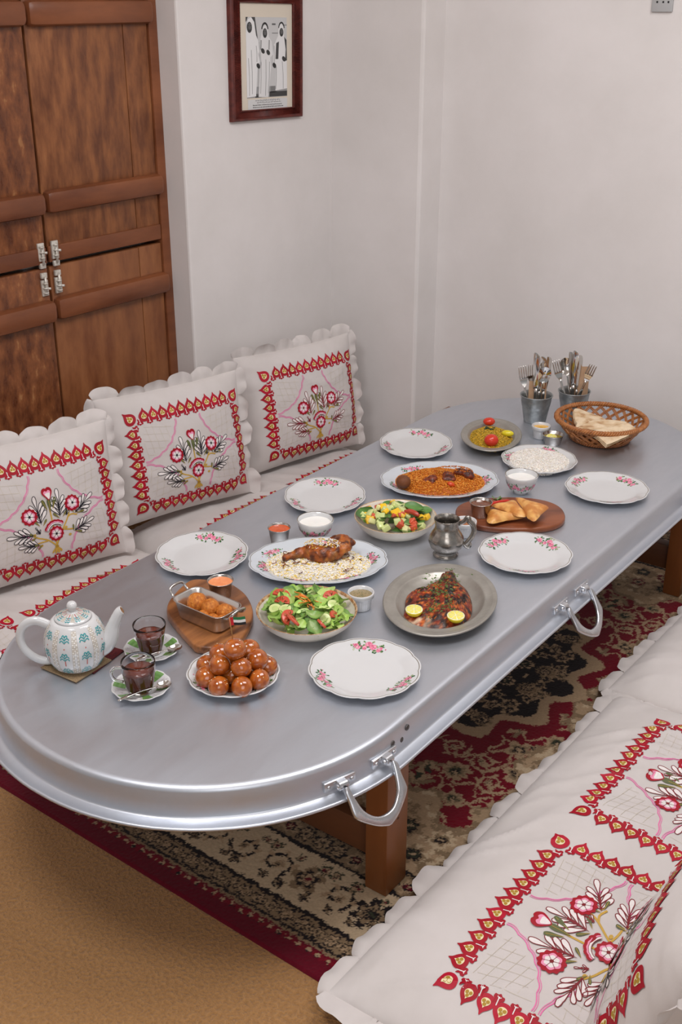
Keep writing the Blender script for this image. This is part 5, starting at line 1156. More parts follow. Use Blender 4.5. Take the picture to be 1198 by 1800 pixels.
mound('orange_rice', 'mound of deep orange spiced rice on the oval platter', -1.736, 2.766, VR, .146, .112, .034, 3900, [C(214, 126, 34), C(224, 140, 44), C(198, 106, 24), C(232, 160, 70)], C(176, 92, 22), 3, pw=2.3)
mound('yellow_rice', 'yellow-green spiced rice in the small pewter dish', -1.810, 3.200, math.radians(27), .078, .118, .026, 2300, [C(216, 172, 48), C(204, 160, 40), C(186, 150, 44), C(226, 186, 66), C(150, 128, 46)], C(176, 138, 36), 4, z0=.006)
def flecks(name, label, cat, x, y, z, rot, items, cols, m, seed, hz, ax, ay, rmax=.9, size=(.003, .012), thick=.0006, strand=False):
    rg = random.Random(seed); b = MB()
    for _ in range(items):
        q = math.sqrt(rg.random()) * rmax; t = rg.uniform(0, 6.28); u, v = q * math.cos(t), q * math.sin(t); p = np.array([u * ax, v * ay, float(hz(u, v)) + .0012]); L = rg.uniform(*size); a = rg.uniform(0, 6.28)
        if strand: P = spline([p + [0, 0, 0], p + [L * math.cos(a), L * math.sin(a), .002], p + [L * 1.7 * math.cos(a + .9), L * 1.7 * math.sin(a + .9), .0008]], 8); tube(b, P, .0011, 5, col=cols[rg.randrange(len(cols))])
        else: blob(b, p, [L, L * rg.uniform(.35, .7), thick], 1, .2, 2, rg.randrange(99), rotm(rg.uniform(-.6, .6), rg.uniform(-.6, .6), a), col=cols[rg.randrange(len(cols))])
    o = b.build(name, MATS[m], None, loc=(x, y, TZ + z), rot=(0, 0, rot)); tag(o, label, cat, kind='stuff')
bz = lambda u, v: .022 * max(0, 1 - (u * u + v * v) ** 1.3) * 1.05 + .001
flecks('fried_onions', 'dark crisp fried onion strands scattered on the white biryani rice', 'onion', -1.688, 2.100, .0075, VR, 26, [C(120, 62, 24), C(150, 84, 34), C(96, 48, 20)], 'glazed_meat', 3, bz, .146, .098, .85, (.006, .013), strand=True)
# ---- shaped lumps fused into one skin (voxel remesh), coloured per vertex
def fused(name, m, parts, voxel, disp, freq, colf, seed=0, parent=None, loc=None, rot=None, smooth_it=4):
    b = MB()
    for c, r, R in parts:
        v, f = ico(3); b.add((v * np.array([r] * 3 if np.isscalar(r) else r)) @ np.asarray(R if R is not None else np.eye(3)).T + np.array(c), f)
    o = b.build(name, MATS[m], parent); md = o.modifiers.new('r', 'REMESH'); md.mode = 'VOXEL'; md.voxel_size = voxel; sm = o.modifiers.new('s', 'SMOOTH'); sm.iterations = smooth_it; sm.factor = .5
    dg = bpy.context.evaluated_depsgraph_get(); me = bpy.data.meshes.new_from_object(o.evaluated_get(dg)); o.modifiers.clear(); old = o.data; o.data = me; bpy.data.meshes.remove(old); me.name = name
    n = len(me.vertices); co = np.empty(n * 3, np.float32); me.vertices.foreach_get('co', co); no = np.empty(n * 3, np.float32); me.vertices.foreach_get('normal', no); co = co.reshape(-1, 3).astype(float); no = no.reshape(-1, 3)
    k = fb3(co * freq + seed, seed, 3); co2 = co + no * (k * disp * 2)[:, None]; me.vertices.foreach_set('co', co2.astype(np.float32).ravel())
    for a in list(me.color_attributes): me.color_attributes.remove(a)
    ca = me.color_attributes.new('Col', 'FLOAT_COLOR', 'POINT'); ca.data.foreach_set('color', np.asarray(colf(co, no, k), np.float32).ravel())
    if not me.materials: me.materials.append(MATS[m])
    me.polygons.foreach_set('use_smooth', np.ones(len(me.polygons), bool)); me.update()
    if loc is not None: o.location = loc
    if rot is not None: o.rotation_euler = rot
    return o
def limb(P, R, n=14):
    P = spline(P, n); r = np.interp(np.linspace(0, 1, len(P)), np.linspace(0, 1, len(R)), R); return [(p, q, None) for p, q in zip(P, r)]
# roast chicken leg quarter on the biryani: drumstick to the left, thigh and ragged back piece to the right
cc = lambda co, no, k: mixc(mixc(C(164, 84, 28), C(84, 36, 14), k * 5 + .45), C(216, 142, 62), np.clip(fb3(co * 60, 3, 2) * 3 - .1, 0, .8))
parts = limb([(-.078, -.012, .030), (-.050, -.002, .034), (-.020, .004, .038)], [.009, .016, .020], 8) + limb([(-.030, -.004, .036), (.004, -.018, .036), (.040, -.012, .038)], [.018, .028, .020], 8)
parts += [((.030, -.010, .040), (.036, .030, .022), rotm(.1, 0, .4)), ((.062, .026, .044), (.030, .022, .020), rotm(0, -.2, .9)), ((.050, .004, .046), (.034, .022, .018), None)] + limb([(.030, .040, .050), (.060, .046, .054), (.084, .030, .048)], [.009, .012, .010], 8) + limb([(-.080, -.013, .030), (-.092, -.020, .029)], [.007, .0095], 5)
ch = fused('roast_chicken', 'glazed_meat', parts, .0032, .0055, 85, cc, 5, None, (-1.690, 2.112, TZ + .006), (0, 0, VR)); tag(ch, 'spiced roast chicken leg quarter lying on the biryani rice', 'chicken')
def on_top(name, label, cat, x, y, z, rot, ell, n, cols, seed, m='rice_grain', L=.0075, r=.0011):
    rg = random.Random(seed); b = MB(); pts = []; nn = []
    for _ in range(n):
        a = rg.uniform(0, 6.28); q = math.sqrt(rg.random()); u, v = q * math.cos(a), q * math.sin(a); h = math.sqrt(max(0, 1 - q * q)); pts.append(np.array([u * ell[0], v * ell[1], h * ell[2]])); N = np.array([u / ell[0], v / ell[1], h / ell[2] + 8]); nn.append(N / np.linalg.norm(N))
    grains(b, rg, pts, nn, L, r, cols); o = b.build(name, MATS[m], None, loc=(x, y, TZ + z), rot=(0, 0, rot)); tag(o, label, cat, kind='stuff')
on_top('saffron_rice', 'loose saffron rice grains sprinkled over the roast chicken', 'rice', -1.684, 2.116, .062, VR, (.050, .026, .016), 260, WR + [C(246, 206, 70), C(240, 190, 50)], 8)
# orange rice: meat chunks and a dried lime
mc = lambda co, no, k: mixc(C(74, 28, 16), C(128, 54, 24), k * 5 + .45)
for (x, y, z, s, sd_, lab) in ((-.004, -.050, .046, 1.0, 1, 'dark glazed meat chunk nearest the dried lime on the orange rice'), (.034, -.006, .050, 1.05, 2, 'dark glazed meat chunk in the middle of the orange rice'), (.060, .046, .054, 1.15, 3, 'dark glazed meat chunk at the top right of the orange rice')):
    rg = random.Random(sd_ + 40); P = [((rg.uniform(-.014, .014) * s, rg.uniform(-.010, .010) * s, rg.uniform(-.006, .006)), (.018 * s * rg.uniform(.7, 1.1), .014 * s * rg.uniform(.7, 1.1), .012 * s), rotm(rg.uniform(-.6, .6), rg.uniform(-.6, .6), rg.uniform(0, 3))) for _ in range(5)]
    tag(fused('meat_chunk', 'glazed_meat', P, .0028, .003, 110, mc, sd_, None, (-1.738 + x, 2.768 + y, TZ + z - .012)), lab, 'meat')
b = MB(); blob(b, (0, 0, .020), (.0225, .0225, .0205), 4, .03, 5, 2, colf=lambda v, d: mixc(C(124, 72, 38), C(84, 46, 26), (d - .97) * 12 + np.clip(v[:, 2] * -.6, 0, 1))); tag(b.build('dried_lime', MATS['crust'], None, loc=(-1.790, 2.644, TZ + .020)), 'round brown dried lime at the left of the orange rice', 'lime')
on_top('loose_orange_rice', 'orange rice grains spilled over the meat chunks', 'rice', -1.698, 2.772, .056, VR, (.062, .026, .014), 170, [C(206, 118, 30), C(216, 132, 40), C(190, 98, 20)], 12)
b = MB(); blob(b, (0, 0, 0), (.013, .009, .007), 2, .1, 3, 4, col=C(206, 70, 24)); tag(b.build('tomato_chunk', MATS['fresh'], None, loc=(-1.672, 2.728, TZ + .034), rot=(0, .4, .6)), 'cooked orange-red tomato chunk at the front of the orange rice', 'tomato')
# pewter rice dish: two tomatoes, lemon wedge, herb
for x, y, z, r, lab in ((-1.866, 3.278, .036, (.021, .017, .014), 'half tomato at the back of the yellow rice dish'), (-1.768, 3.128, .034, (.024, .022, .021), 'round red tomato at the front of the yellow rice dish')):
    b = MB(); blob(b, (0, 0, 0), r, 3, .02, 2, 1, col=C(206, 56, 34)); tag(b.build('tomato', MATS['fresh'], None, loc=(x, y, TZ + z), rot=(0, 0, VR)), lab, 'tomato')
b = MB(); blob(b, (0, 0, 0), (.021, .012, .011), 3, .04, 2, 2, col=C(222, 206, 46)); tag(b.build('lemon_wedge', MATS['fresh'], None, loc=(-1.762, 3.226, TZ + .031), rot=(0, 0, VR - .3)), 'yellow lemon wedge on the right of the yellow rice', 'lemon')
b = MB(); rg = random.Random(4)
for _ in range(9): blob(b, (rg.uniform(-.016, .016), rg.uniform(-.012, .012), rg.uniform(0, .006)), (.009, .005, .0012), 1, .3, 2, 1, rotm(rg.uniform(-.5, .5), rg.uniform(-.5, .5), rg.uniform(0, 6)), col=C(40, 66, 26))
tag(b.build('herb_leaves', MATS['leaf_green'], None, loc=(-1.830, 3.222, TZ + .034)), 'small dark green herb leaves in the middle of the yellow rice', 'herb', kind='stuff')
# ---- grilled fish on the pewter plate
FO = spline([(-.0914, .1669), (-.0807, .1834), (-.0608, .1821), (-.030, .128), (.0188, .0965), (.0665, .0429), (.0935, -.0085), (.1009, -.0518), (.0902, -.0806), (.0602, -.124), (.0168, -.1369), (-.0276, -.1156), (-.0492, -.0823), (-.0866, -.015), (-.0763, .0312), (-.0679, .0924), (-.0731, .112)][::-1], 120, True)
ctr = FO.mean(0); b = MB(); NR = 26; V = []
for p in FO:
    for j in range(NR): t = j / (NR - 1); V.append(ctr + (p - ctr) * t)
V = np.array(V); T = np.tile(np.linspace(0, 1, NR), len(FO)); up = np.clip((V[:, 1] - .06) / .10, 0, 1)
z = .019 * (1 - T ** 5) * (1 - .35 * up) + .004 + (fb2(V[:, 0] * 120, V[:, 1] * 120, 1, 3) * .018 + (fb2(V[:, 0] * 30 + 9, V[:, 1] * 30, 2, 2)) * .006) * (1 - T ** 8)
k = fb2(V[:, 0] * 70, V[:, 1] * 70, 5, 4); k2 = fb2(V[:, 0] * 160, V[:, 1] * 160, 8, 3)
col = mixc(mixc(C(128, 42, 18), C(34, 18, 14), k * 5.5 + .52), C(206, 108, 44), np.clip(k2 * 7 - .40, 0, .9)); col = mixc(col, C(60, 36, 26), up * .85); col = mixc(col, C(226, 196, 168), np.clip((-.112 - V[:, 1]) * 60 + k * 6, 0, .8) * np.clip((V[:, 0] + .03) * 30, 0, 1) * np.clip((.05 - V[:, 0]) * 40, 0, 1))
b.add(np.stack([V[:, 0], V[:, 1], z], 1), [q[::-1] for q in grid_faces(len(FO), NR, cu=True)][::-1], 0, col); nV = len(V); R0 = np.array([i * NR + NR - 1 for i in range(len(FO))]); b.add(np.concatenate([FO, np.full((len(FO), 1), .0005)], 1), [], 0, C(120, 60, 30)); m = len(FO)
b.f += [(int(R0[i]), int(nV + i), int(nV + (i + 1) % m), int(R0[(i + 1) % m])) for i in range(m)]; b.m += [0] * m
b.f = [tuple(q) for q in b.f]
fish = b.build('grilled_fish', MATS['glazed_meat'], None, loc=(-1.316, 2.119, TZ + .0062)); bmf = bmesh.new(); bmf.from_mesh(fish.data); bmesh.ops.remove_doubles(bmf, verts=bmf.verts, dist=1e-5); bmesh.ops.recalc_face_normals(bmf, faces=bmf.faces); bmf.to_mesh(fish.data); bmf.free()
tag(fish, 'butterflied grilled fish with red-black spice crust on the pewter plate', 'fish')
b = MB(); rg = random.Random(9)
for _ in range(150):
    u = rg.random(); cx, cy = -.055 + .10 * u + rg.gauss(0, .022), .10 - .165 * u + rg.gauss(0, .032)
    a = rg.uniform(0, 6.28)
    for q in range(3): blob(b, (cx + rg.uniform(-.003, .003), cy + rg.uniform(-.003, .003), .0275 + rg.uniform(0, .002)), (rg.uniform(.002, .0042), .0012, .0006), 1, .2, 2, 1, rotm(rg.uniform(-.5, .5), rg.uniform(-.5, .5), a + q), col=rg.choice((C(86, 118, 52), C(112, 142, 72), C(60, 88, 40))))
b.build('chopped_herbs', MATS['leaf_green'], fish)['kind'] = 'stuff'
def lemon_half(label, x, y, z, r, tilt, rz):
    root = thing('lemon_half', label, 'lemon', (x, y, TZ + z), (tilt, 0, rz)); v, f = ico(3); w = v.copy(); w[:, 2] = np.where(w[:, 2] > 0, 0, w[:, 2]); b = MB(); b.add(w * [r, r * .92, r * .9], f, 0, C(226, 206, 48)); b.build('rind', MATS['fresh'], root)
    b = MB(); lathe(b, [(.0004, .0006), (r * .98, .0006), (r * .99, 0)], 40, ell=(1, .92), col=C(240, 236, 196)); b.build('pith', MATS['fresh'], root)
    for k in range(8):
        a = k * PI / 4; P = [(.10 * r * math.cos(a), .10 * r * math.sin(a))] + [(r * q * math.cos(a + t), r * q * .92 * math.sin(a + t)) for q, t in ((.55, -.30), (.84, -.33), (.88, 0), (.84, .33), (.55, .30))]; b = MB(); plank(b, P, .0004, .0013, .0002, col=C(232, 222, 110)); b.build('segment', MATS['fresh'], root)
lemon_half('cut lemon half at the left front of the grilled fish', -1.316 - .008, 2.119 - .104, .0365, .0215, .12, math.radians(10)); lemon_half('cut lemon half at the right front of the grilled fish', -1.316 + .088, 2.119 - .068, .0365, .0215, .12, math.radians(20))
lemon_half('lemon slice floating in the far steel cup of oil', -1.633, 3.298, .0265, .018, .35, VR)
# ---- samosas, chili and parsley on the oval board
def samosa(label, pts, z, H, seed, tilt=(0, 0)):
    pts = np.array(pts); c = pts.mean(0); O = spline(pts, 54, True); 
    ar = sum(O[i - 1][0] * O[i][1] - O[i][0] * O[i - 1][1] for i in range(len(O)))
    if ar < 0: O = O[::-1]
    b = MB(); NR = 12
    for sg in (1, -1):
        V = []
        for p in O:
            for j in range(NR): t = j / (NR - 1); V.append(c + (p - c) * t)
        V = np.array(V); T = np.tile(np.linspace(0, 1, NR), len(O)); zz = (H * (1 - T ** 2.2) ** .8) * (1 if sg > 0 else .55) * sg + .0016 * fb2(V[:, 0] * 90 + seed, V[:, 1] * 90, seed, 2) * 2
        k = fb2(V[:, 0] * 60 + seed, V[:, 1] * 60, seed, 3); col = mixc(mixc(C(222, 168, 96), C(196, 126, 58), k * 4 + .4), C(150, 84, 34), np.clip((T - .8) * 3, 0, .7) * (k > -.02)); f = grid_faces(len(O), NR, cu=True); b.add(np.stack([V[:, 0], V[:, 1], zz], 1), f if sg > 0 else [q[::-1] for q in f], 0, col)
    o = b.build('samosa', MATS['pastry'], None, loc=(-1.444, 2.689, TZ + z), rot=(tilt[0], tilt[1], 0)); tag(o, label, 'samosa', 'samosas on the oval board'); return o
samosa('golden samosa nearest the steel dip cup, front left of the three', [(-.045, -.050), (.010, -.038), (.0624, -.0304), (.034, -.080), (.012, -.1241), (-.0082, -.118), (-.026, -.085)], .0300, .017, 1)
samosa('golden samosa at the back, lying across the front left one', [(-.040, -.040), (-.022, -.004), (-.0038, .030), (.030, .002), (.075, -.0384), (.056, -.060), (.010, -.048)], .041, .017, 2)
samosa('golden pointed samosa at the right, tip toward the board edge', [(-.0086, .045), (.045, .040), (.1029, .035), (.108, -.010), (.1133, -.065), (.0816, -.052), (.035, .0)], .044, .016, 3, (.06, -.04))
b = MB(); P = spline([(-.058, -.052, .012), (-.050, -.012, .018), (-.036, .030, .014), (-.028, .052, .010)], 18); tube(b, P, np.interp(np.linspace(0, 1, len(P)), [0, .2, .8, 1], [.004, .0062, .0055, .002]), 10, col=C(196, 40, 20)); tag(b.build('red_chili', MATS['fresh'], None, loc=(-1.444, 2.689, TZ + .018)), 'glossy red chili strip behind the samosas', 'chili')
def leaf_mesh(b, o, R, L, w, seed, col, curl=.3, ruff=.12, nl=8, nw=5, mid=None):
    V = []; cs = []
    for i in range(nl):
        t = i / (nl - 1)
        for j in range(nw):
            q = -1 + 2 * j / (nw - 1); ww = w * (math.sin(PI * min(1, t * .93 + .05)) ** .7); V.append((t * L, q * ww, curl * L * (t - .4) ** 2 - abs(q) * ww * -.35 + ruff * L * math.sin(t * 9 + q * 3 + seed) * .35 * abs(q))); f = abs(q) * .5 + t * .2
            cs.append(mixc(mid if mid is not None else mixc(col, C(206, 214, 150), .45), col, f * 1.7))
    V = np.array(V); f = grid_faces(nl, nw); P = V @ np.asarray(R).T + np.array(o); b.add(P, [q[::-1] for q in f], 0, np.array(cs)); 
b = MB(); rg = random.Random(6)
for _ in range(10): leaf_mesh(b, (rg.uniform(-.010, .010), rg.uniform(-.006, .006), .004), rotm(rg.uniform(-.5, .5), rg.uniform(-1.0, 0), rg.uniform(0, 6)), .016, .005, _, C(70, 110, 52), nl=5, nw=3)
tag(b.build('parsley_sprig', MATS['leaf_green'], None, loc=(-1.506, 2.712, TZ + .026)), 'small green parsley sprig beside the chili on the board', 'herb', kind='stuff')
# ---- croquettes in the steel pan
q0 = (-1.727, 1.727)
for i, (x, y, z, r, lab) in enumerate(((-.0125, -.0290, .050, .0245, 'breaded croquette, the big left one at the top of the steel pan'), (.0300, -.0270, .049, .0225, 'breaded croquette in the middle top of the steel pan'), (.0640, -.0160, .044, .0205, 'breaded croquette at the back right of the steel pan, half hidden'), (.0300, -.0530, .0360, .0170, 'small breaded croquette at the front left, low in the steel pan'), (.0600, -.0520, .0360, .0170, 'small breaded croquette at the front middle, low in the steel pan'), (.0830, -.0420, .0360, .0170, 'small breaded croquette at the right end, low in the steel pan'), (-.0120, -.0540, .034, .0160, 'breaded croquette low at the left end of the steel pan'))):
    b = MB(); blob(b, (0, 0, 0), r, 4, .05, 2.2, i + 3, colf=lambda v, d: mixc(mixc(C(196, 116, 40), C(160, 84, 24), fb3(v * 5 + i, i, 3) * 4 + .4), C(222, 156, 74), np.clip(fb3(v * 14, i + 2, 2) * 4 - .2, 0, .7)), oct=4)
    o = b.build('croquette', MATS['crust'], None, loc=(q0[0] + x, q0[1] + y, TZ + .0222 + z - .018)); me = o.data; n = len(me.vertices); co = np.empty(n * 3, np.float32); me.vertices.foreach_get('co', co); c3 = co.reshape(-1, 3).astype(float); c3 *= (1 + .05 * (vn3(c3 * 420, 3) - .5))[:, None]; me.vertices.foreach_set('co', c3.astype(np.float32).ravel()); me.update(); tag(o, lab, 'croquette', 'croquettes in the steel pan')
# ---- glazed dough balls
LQ = [(.0268, -.0194, .098, 'topmost glazed dough ball with the flag pick stuck in it'), (-.0255, -.0125, .064, 'glazed dough ball in the second tier, at the left rear'), (.0154, .0351, .066, 'glazed dough ball in the second tier, behind the topmost one at right'), (.0040, -.0456, .062, 'glazed dough ball in the second tier, front left, streaked with syrup'), (.0480, -.0241, .062, 'glazed dough ball in the second tier, front right with sesame'), (.0500, .0250, .058, 'glazed dough ball in the second tier, right rear'),
      (-.0199, -.0641, .0315, 'glazed dough ball in the bottom row, far left'), (.0270, -.0750, .0315, 'glazed dough ball in the bottom row, front and largest'), (.0682, -.0462, .0315, 'glazed dough ball in the bottom row, right of the front one'), (.0790, -.0020, .0315, 'glazed dough ball in the bottom row, at the right front'), (.0560, .0500, .0315, 'glazed dough ball in the bottom row, far right'), (-.0526, -.0279, .0300, 'glazed dough ball in the bottom row, left rear'), (.0150, -.0200, .030, 'hidden glazed dough ball in the core of the pile'), (-.0400, .0180, .030, 'glazed dough ball at the rear left of the bottom row'), (.0050, .0520, .030, 'glazed dough ball at the rear of the bottom row'), (.0360, .0180, .030, 'hidden glazed dough ball under the second tier')]
for i, (x, y, z, lab) in enumerate(LQ):
    rg = random.Random(i); r = .0238 * rg.uniform(.95, 1.06); sc_ = np.array([rg.uniform(.94, 1.06), rg.uniform(.94, 1.06), rg.uniform(.93, 1.03)]); b = MB()
    blob(b, (0, 0, 0), r * sc_, 4, .035, 1.6, i + 1, rotm(rg.uniform(-.4, .4), rg.uniform(-.4, .4), rg.uniform(0, 6)), colf=lambda v, d: mixc(mixc(C(184, 98, 30), C(146, 66, 18), fb3(v * 2.4 + i, i, 3) * 3 + .4), C(206, 134, 54), np.clip(fb3(v * 1.7 + 5 + i, i + 9, 2) * 3 - .35, 0, .6)))
    for q in range(rg.randrange(4, 9)):
        a = rg.uniform(0, 6.28); e = rg.uniform(.3, 1.3); p = np.array([math.cos(a) * math.cos(e), math.sin(a) * math.cos(e), math.sin(e)]) * r * 1.0; blob(b, p, (.0018, .0011, .0008), 1, 0, 1, 0, rotm(0, -e + 1.2, a), col=C(236, 214, 166))
    tag(b.build('dough_ball', MATS['syrup_crust'], None, loc=(-1.499 + x, 1.561 + y, TZ + z)), lab, 'dough ball', 'syrup-glazed dough balls on the small plate')
b = MB(); tp_ = np.array([math.cos(VR), math.sin(VR)])
syr = b; lathe(syr, [(.0005, .0012), (.05, .001), (.062, .0002)], 40, mod=lambda T, r, z: (r * (1 + .12 * np.sin(T * 3 + 1)), z)); tag(syr.build('syrup_pool', mat('syrup', C(120, 52, 14), rough=.05, coat=.8, trans=.3), None, loc=(-1.494, 1.556, TZ + .0066)), 'dark amber syrup pooled under the glazed dough balls', 'syrup', kind='stuff')
flag = thing('flag_pick', 'little red, green, white and black flag on a wooden pick', 'flag', (-1.4722 - .0105, 1.5416 + .006, TZ + .116), (math.radians(3), math.radians(-5), VR))
b = MB(); tube(b, [(0, 0, 0), (0, 0, .030), (0, 0, .0555)], [.0011, .0011, .0009], 7); b.build('pick', mat('pick_wood', C(196, 152, 96), C(170, 124, 70), rough=.6, scale=90), flag)
mf = {'red': mat('flag_red', C(196, 24, 36), rough=.6), 'green': mat('flag_green', C(34, 116, 66), rough=.6), 'white': mat('flag_white', C(232, 230, 226), rough=.6), 'black': mat('flag_black', C(34, 32, 32), rough=.6)}
def fl(name, x0, x1, z0, z1, m):
    b = MB(); xs = np.linspace(x0, x1, 6); V = []
    for x in xs:
        y = .0012 * math.sin(x * 220)
        for (yy, zz) in ((.0003, z0), (-.0003, z0), (-.0003, z1), (.0003, z1)): V.append((x, y + yy, zz))
    b.add(V, grid_faces(6, 4, cv=True) + [(0, 1, 2, 3), (23, 22, 21, 20)]); b.build(name, m, flag, smooth=False)
fl('red_stripe', -.0016, .0075, .0352, .0555, mf['red']); fl('green_stripe', .0075, .0335, .0488, .0555, mf['green']); fl('white_stripe', .0075, .0335, .0420, .0488, mf['white']); fl('black_stripe', .0075, .0335, .0352, .0420, mf['black'])
# ---- leafy salad
def sector(x, y, r0):
    """where in a round bowl, as seen from the near end of the room"""
    if math.hypot(x, y) < r0 * .7: return 'in the middle'
    a = (math.degrees(math.atan2(y, x)) - 37.5) % 360
    return ('at the right', 'at the back right', 'at the back', 'at the back left', 'at the left', 'at the front left', 'at the front', 'at the front right')[int((a + 22.5) // 45) % 8]
gx, gy = -1.516, 1.841; rg = random.Random(31); LG = [C(134, 176, 70), C(160, 198, 90), C(104, 150, 56), C(188, 214, 124), C(84, 130, 52)]
for i in range(104):
    q = math.sqrt(rg.random()) * .100; t = rg.uniform(0, 6.28); zz = .040 + .024 * (1 - (q / .108) ** 2) + rg.uniform(-.006, .006); b = MB(); rz = rg.uniform(0, 6.28); L = rg.uniform(.028, .050); leaf_mesh(b, (-L / 2, 0, 0), np.eye(3), L, rg.uniform(.011, .020), i, LG[rg.randrange(5)], rg.uniform(-.5, 1.3), rg.uniform(.05, .3), 9, 7)
    o = b.build('lettuce_leaf', MATS['leaf_green'], None, loc=(gx + q * math.cos(t), gy + q * math.sin(t), TZ + zz), rot=(rg.uniform(-.7, .7), rg.uniform(-.7, .7), rz)); tag(o, 'torn green lettuce leaf ' + sector(q * math.cos(t), q * math.sin(t), .062) + ' of the leafy salad', 'lettuce', 'lettuce in the leafy salad')
def tomato_slice(label, x, y, z, r, rot, grp=None, half=True):
    root = thing('tomato_slice', label, 'tomato', (x, y, TZ + z), rot, grp); a = np.linspace(0, PI if half else 2 * PI, 22, endpoint=half); P = np.stack([r * np.cos(a), r * np.sin(a)], 1); b = MB(); plank(b, P, 0, .006, .001, col=C(200, 82, 58)); b.build('flesh', MATS['fresh'], root)
    for k in range(3 if half else 6): aa = (k + .5) * PI / 3; o = (r * .58 * math.cos(aa), r * .58 * math.sin(aa)); d_ = MB(); plank(d_, tf(teardrop((-.5, 0), 0, 1, .62), o, aa, r * .48), .0055, .0066, .0003, col=C(226, 128, 88)); d_.build('seed_pocket', MATS['fresh'], root)
TO = [(.030, -.078, .058, .027, (.75, .15, 2.5), 'big striped tomato slice standing at the front centre of the leafy salad'), (.008, -.072, .056, .024, (.6, -.3, 2.0), 'pale tomato slice just left of the biggest one in the leafy salad'), (-.0744, -.0062, .060, .022, (.3, .2, .6), 'tomato slice at the back left of the leafy salad'), (-.0501, -.0313, .060, .020, (.5, -.1, .2), 'tomato slice at the left, under the carrot shreds of the leafy salad'), (.0245, .0634, .056, .022, (.6, .2, .9), 'tomato slice at the back right of the leafy salad'), (.0828, .0039, .050, .020, (.7, .5, 1.6), 'tomato slice at the right edge of the leafy salad'), (.0800, -.0420, .050, .018, (.9, .1, 2.6), 'small tomato slice at the front right of the leafy salad')]
for x, y, z, r, rot, lab in TO: tomato_slice(lab, gx + x, gy + y, z, r, rot)
def cucumber(label, x, y, z, r, rot):
    root = thing('cucumber_slice', label, 'cucumber', (x, y, TZ + z), rot); a = np.linspace(0, 2 * PI, 28, endpoint=False); P = np.stack([r * np.cos(a), r * .92 * np.sin(a)], 1); b = MB(); plank(b, P, 0, .004, .0008, col=C(84, 124, 50)); b.build('skin', MATS['fresh'], root); b = MB(); plank(b, P * .93, .0035, .0046, .0003, col=C(206, 216, 150)); b.build('flesh', MATS['fresh'], root)
    b = MB(); plank(b, P * .5, .0044, .0050, .0002, col=C(186, 204, 130)); b.build('core', MATS['fresh'], root)
for x, y, z, r, rot, lab in ((-.0450, -.0620, .060, .0165, (.35, .1, 0), 'cucumber slice at the front left of the leafy salad'), (-.0218, -.0530, .063, .0165, (.3, -.1, .4), 'cucumber slice beside the big tomato slice of the leafy salad'), (.0525, .0351, .060, .017, (.5, .3, 1), 'cucumber slice at the right rear of the leafy salad'), (-.0278, .0500, .062, .016, (.4, .1, 2), 'cucumber slice at the back of the leafy salad'), (.0721, -.0200, .055, .015, (.6, .5, 0), 'cucumber slice at the right front of the leafy salad'), (.0050, .0750, .056, .016, (.7, 0, 0), 'cucumber slice under the rear rim of the leafy salad')): cucumber(lab, gx + x, gy + y, z, r, rot)
for i in range(15):
    rg2 = random.Random(i + 60); a = VR - .62 + rg2.uniform(-.45, .45); L = rg2.uniform(.035, .060); b = MB(); P = spline([(-L / 2, 0, 0), (-L * .1, rg2.uniform(-.004, .004), .004), (L / 2, rg2.uniform(-.006, .006), -.002)], 10); tube(b, P, .0014, 5, col=C(226, 128, 44) if i % 3 else C(236, 150, 66)); o = b.build('carrot_shred', MATS['fresh'], None, loc=(gx - .006 + rg2.uniform(-.018, .018), gy - .002 + rg2.uniform(-.016, .016), TZ + .066 + rg2.uniform(0, .007)), rot=(0, rg2.uniform(-.2, .2), a)); tag(o, 'thin orange carrot shred on top of the leafy salad', 'carrot', 'carrot shreds on the leafy salad')
# ---- spinach salad with diced fruit
hx_, hy_ = -1.653, 2.407; rg = random.Random(77)
SP = [(-.070, -.050, .054, .052, .021, 2.7), (-.020, .035, .060, .046, .017, 1.6), (.020, .060, .058, .046, .017, .6), (.040, .050, .056, .040, .015, .2), (.005, -.040, .060, .044, .014, 1.0), (.022, -.020, .060, .046, .014, .8), (-.010, -.050, .058, .040, .013, 2.1), (.065, .010, .054, .044, .015, 1.7), (.070, -.025, .052, .040, .014, 1.2), (-.030, .052, .055, .036, .016, 2.6), (.048, .076, .050, .036, .014, .9), (.080, .0, .050, .040, .013, 1.9)]
for i, (x, y, z, L, w, a) in enumerate(SP + [(rg.uniform(-.07, .07), rg.uniform(-.07, .07), .040, .04, .016, rg.uniform(0, 6)) for _ in range(22)]):
    b = MB(); L *= 1.2; w *= 1.25; leaf_mesh(b, (-L / 2, 0, 0), np.eye(3), L, w, i, rg.choice((C(62, 104, 44), C(76, 120, 52), C(52, 90, 38))), rg.uniform(-.3, .5), .05, 8, 5, mid=C(104, 146, 74)); tag(b.build('spinach_leaf', MATS['leaf_green'], None, loc=(hx_ + x, hy_ + y, TZ + z), rot=(rg.uniform(-.3, .3), rg.uniform(-.3, .3), a)), 'dark green baby spinach leaf ' + sector(x, y, .045) + ' of the diced salad', 'spinach', 'spinach in the diced salad')
DC = [('mango_cube', 'yellow mango cube in the diced spinach salad', 'mango', C(236, 190, 40), 17), ('cucumber_cube', 'pale green cucumber cube in the diced spinach salad', 'cucumber', C(200, 210, 140), 24), ('tomato_cube', 'red tomato cube in the diced spinach salad', 'tomato', C(196, 84, 56), 15), ('avocado_cube', 'soft cream-green avocado cube in the diced spinach salad', 'avocado', C(222, 220, 158), 10)]
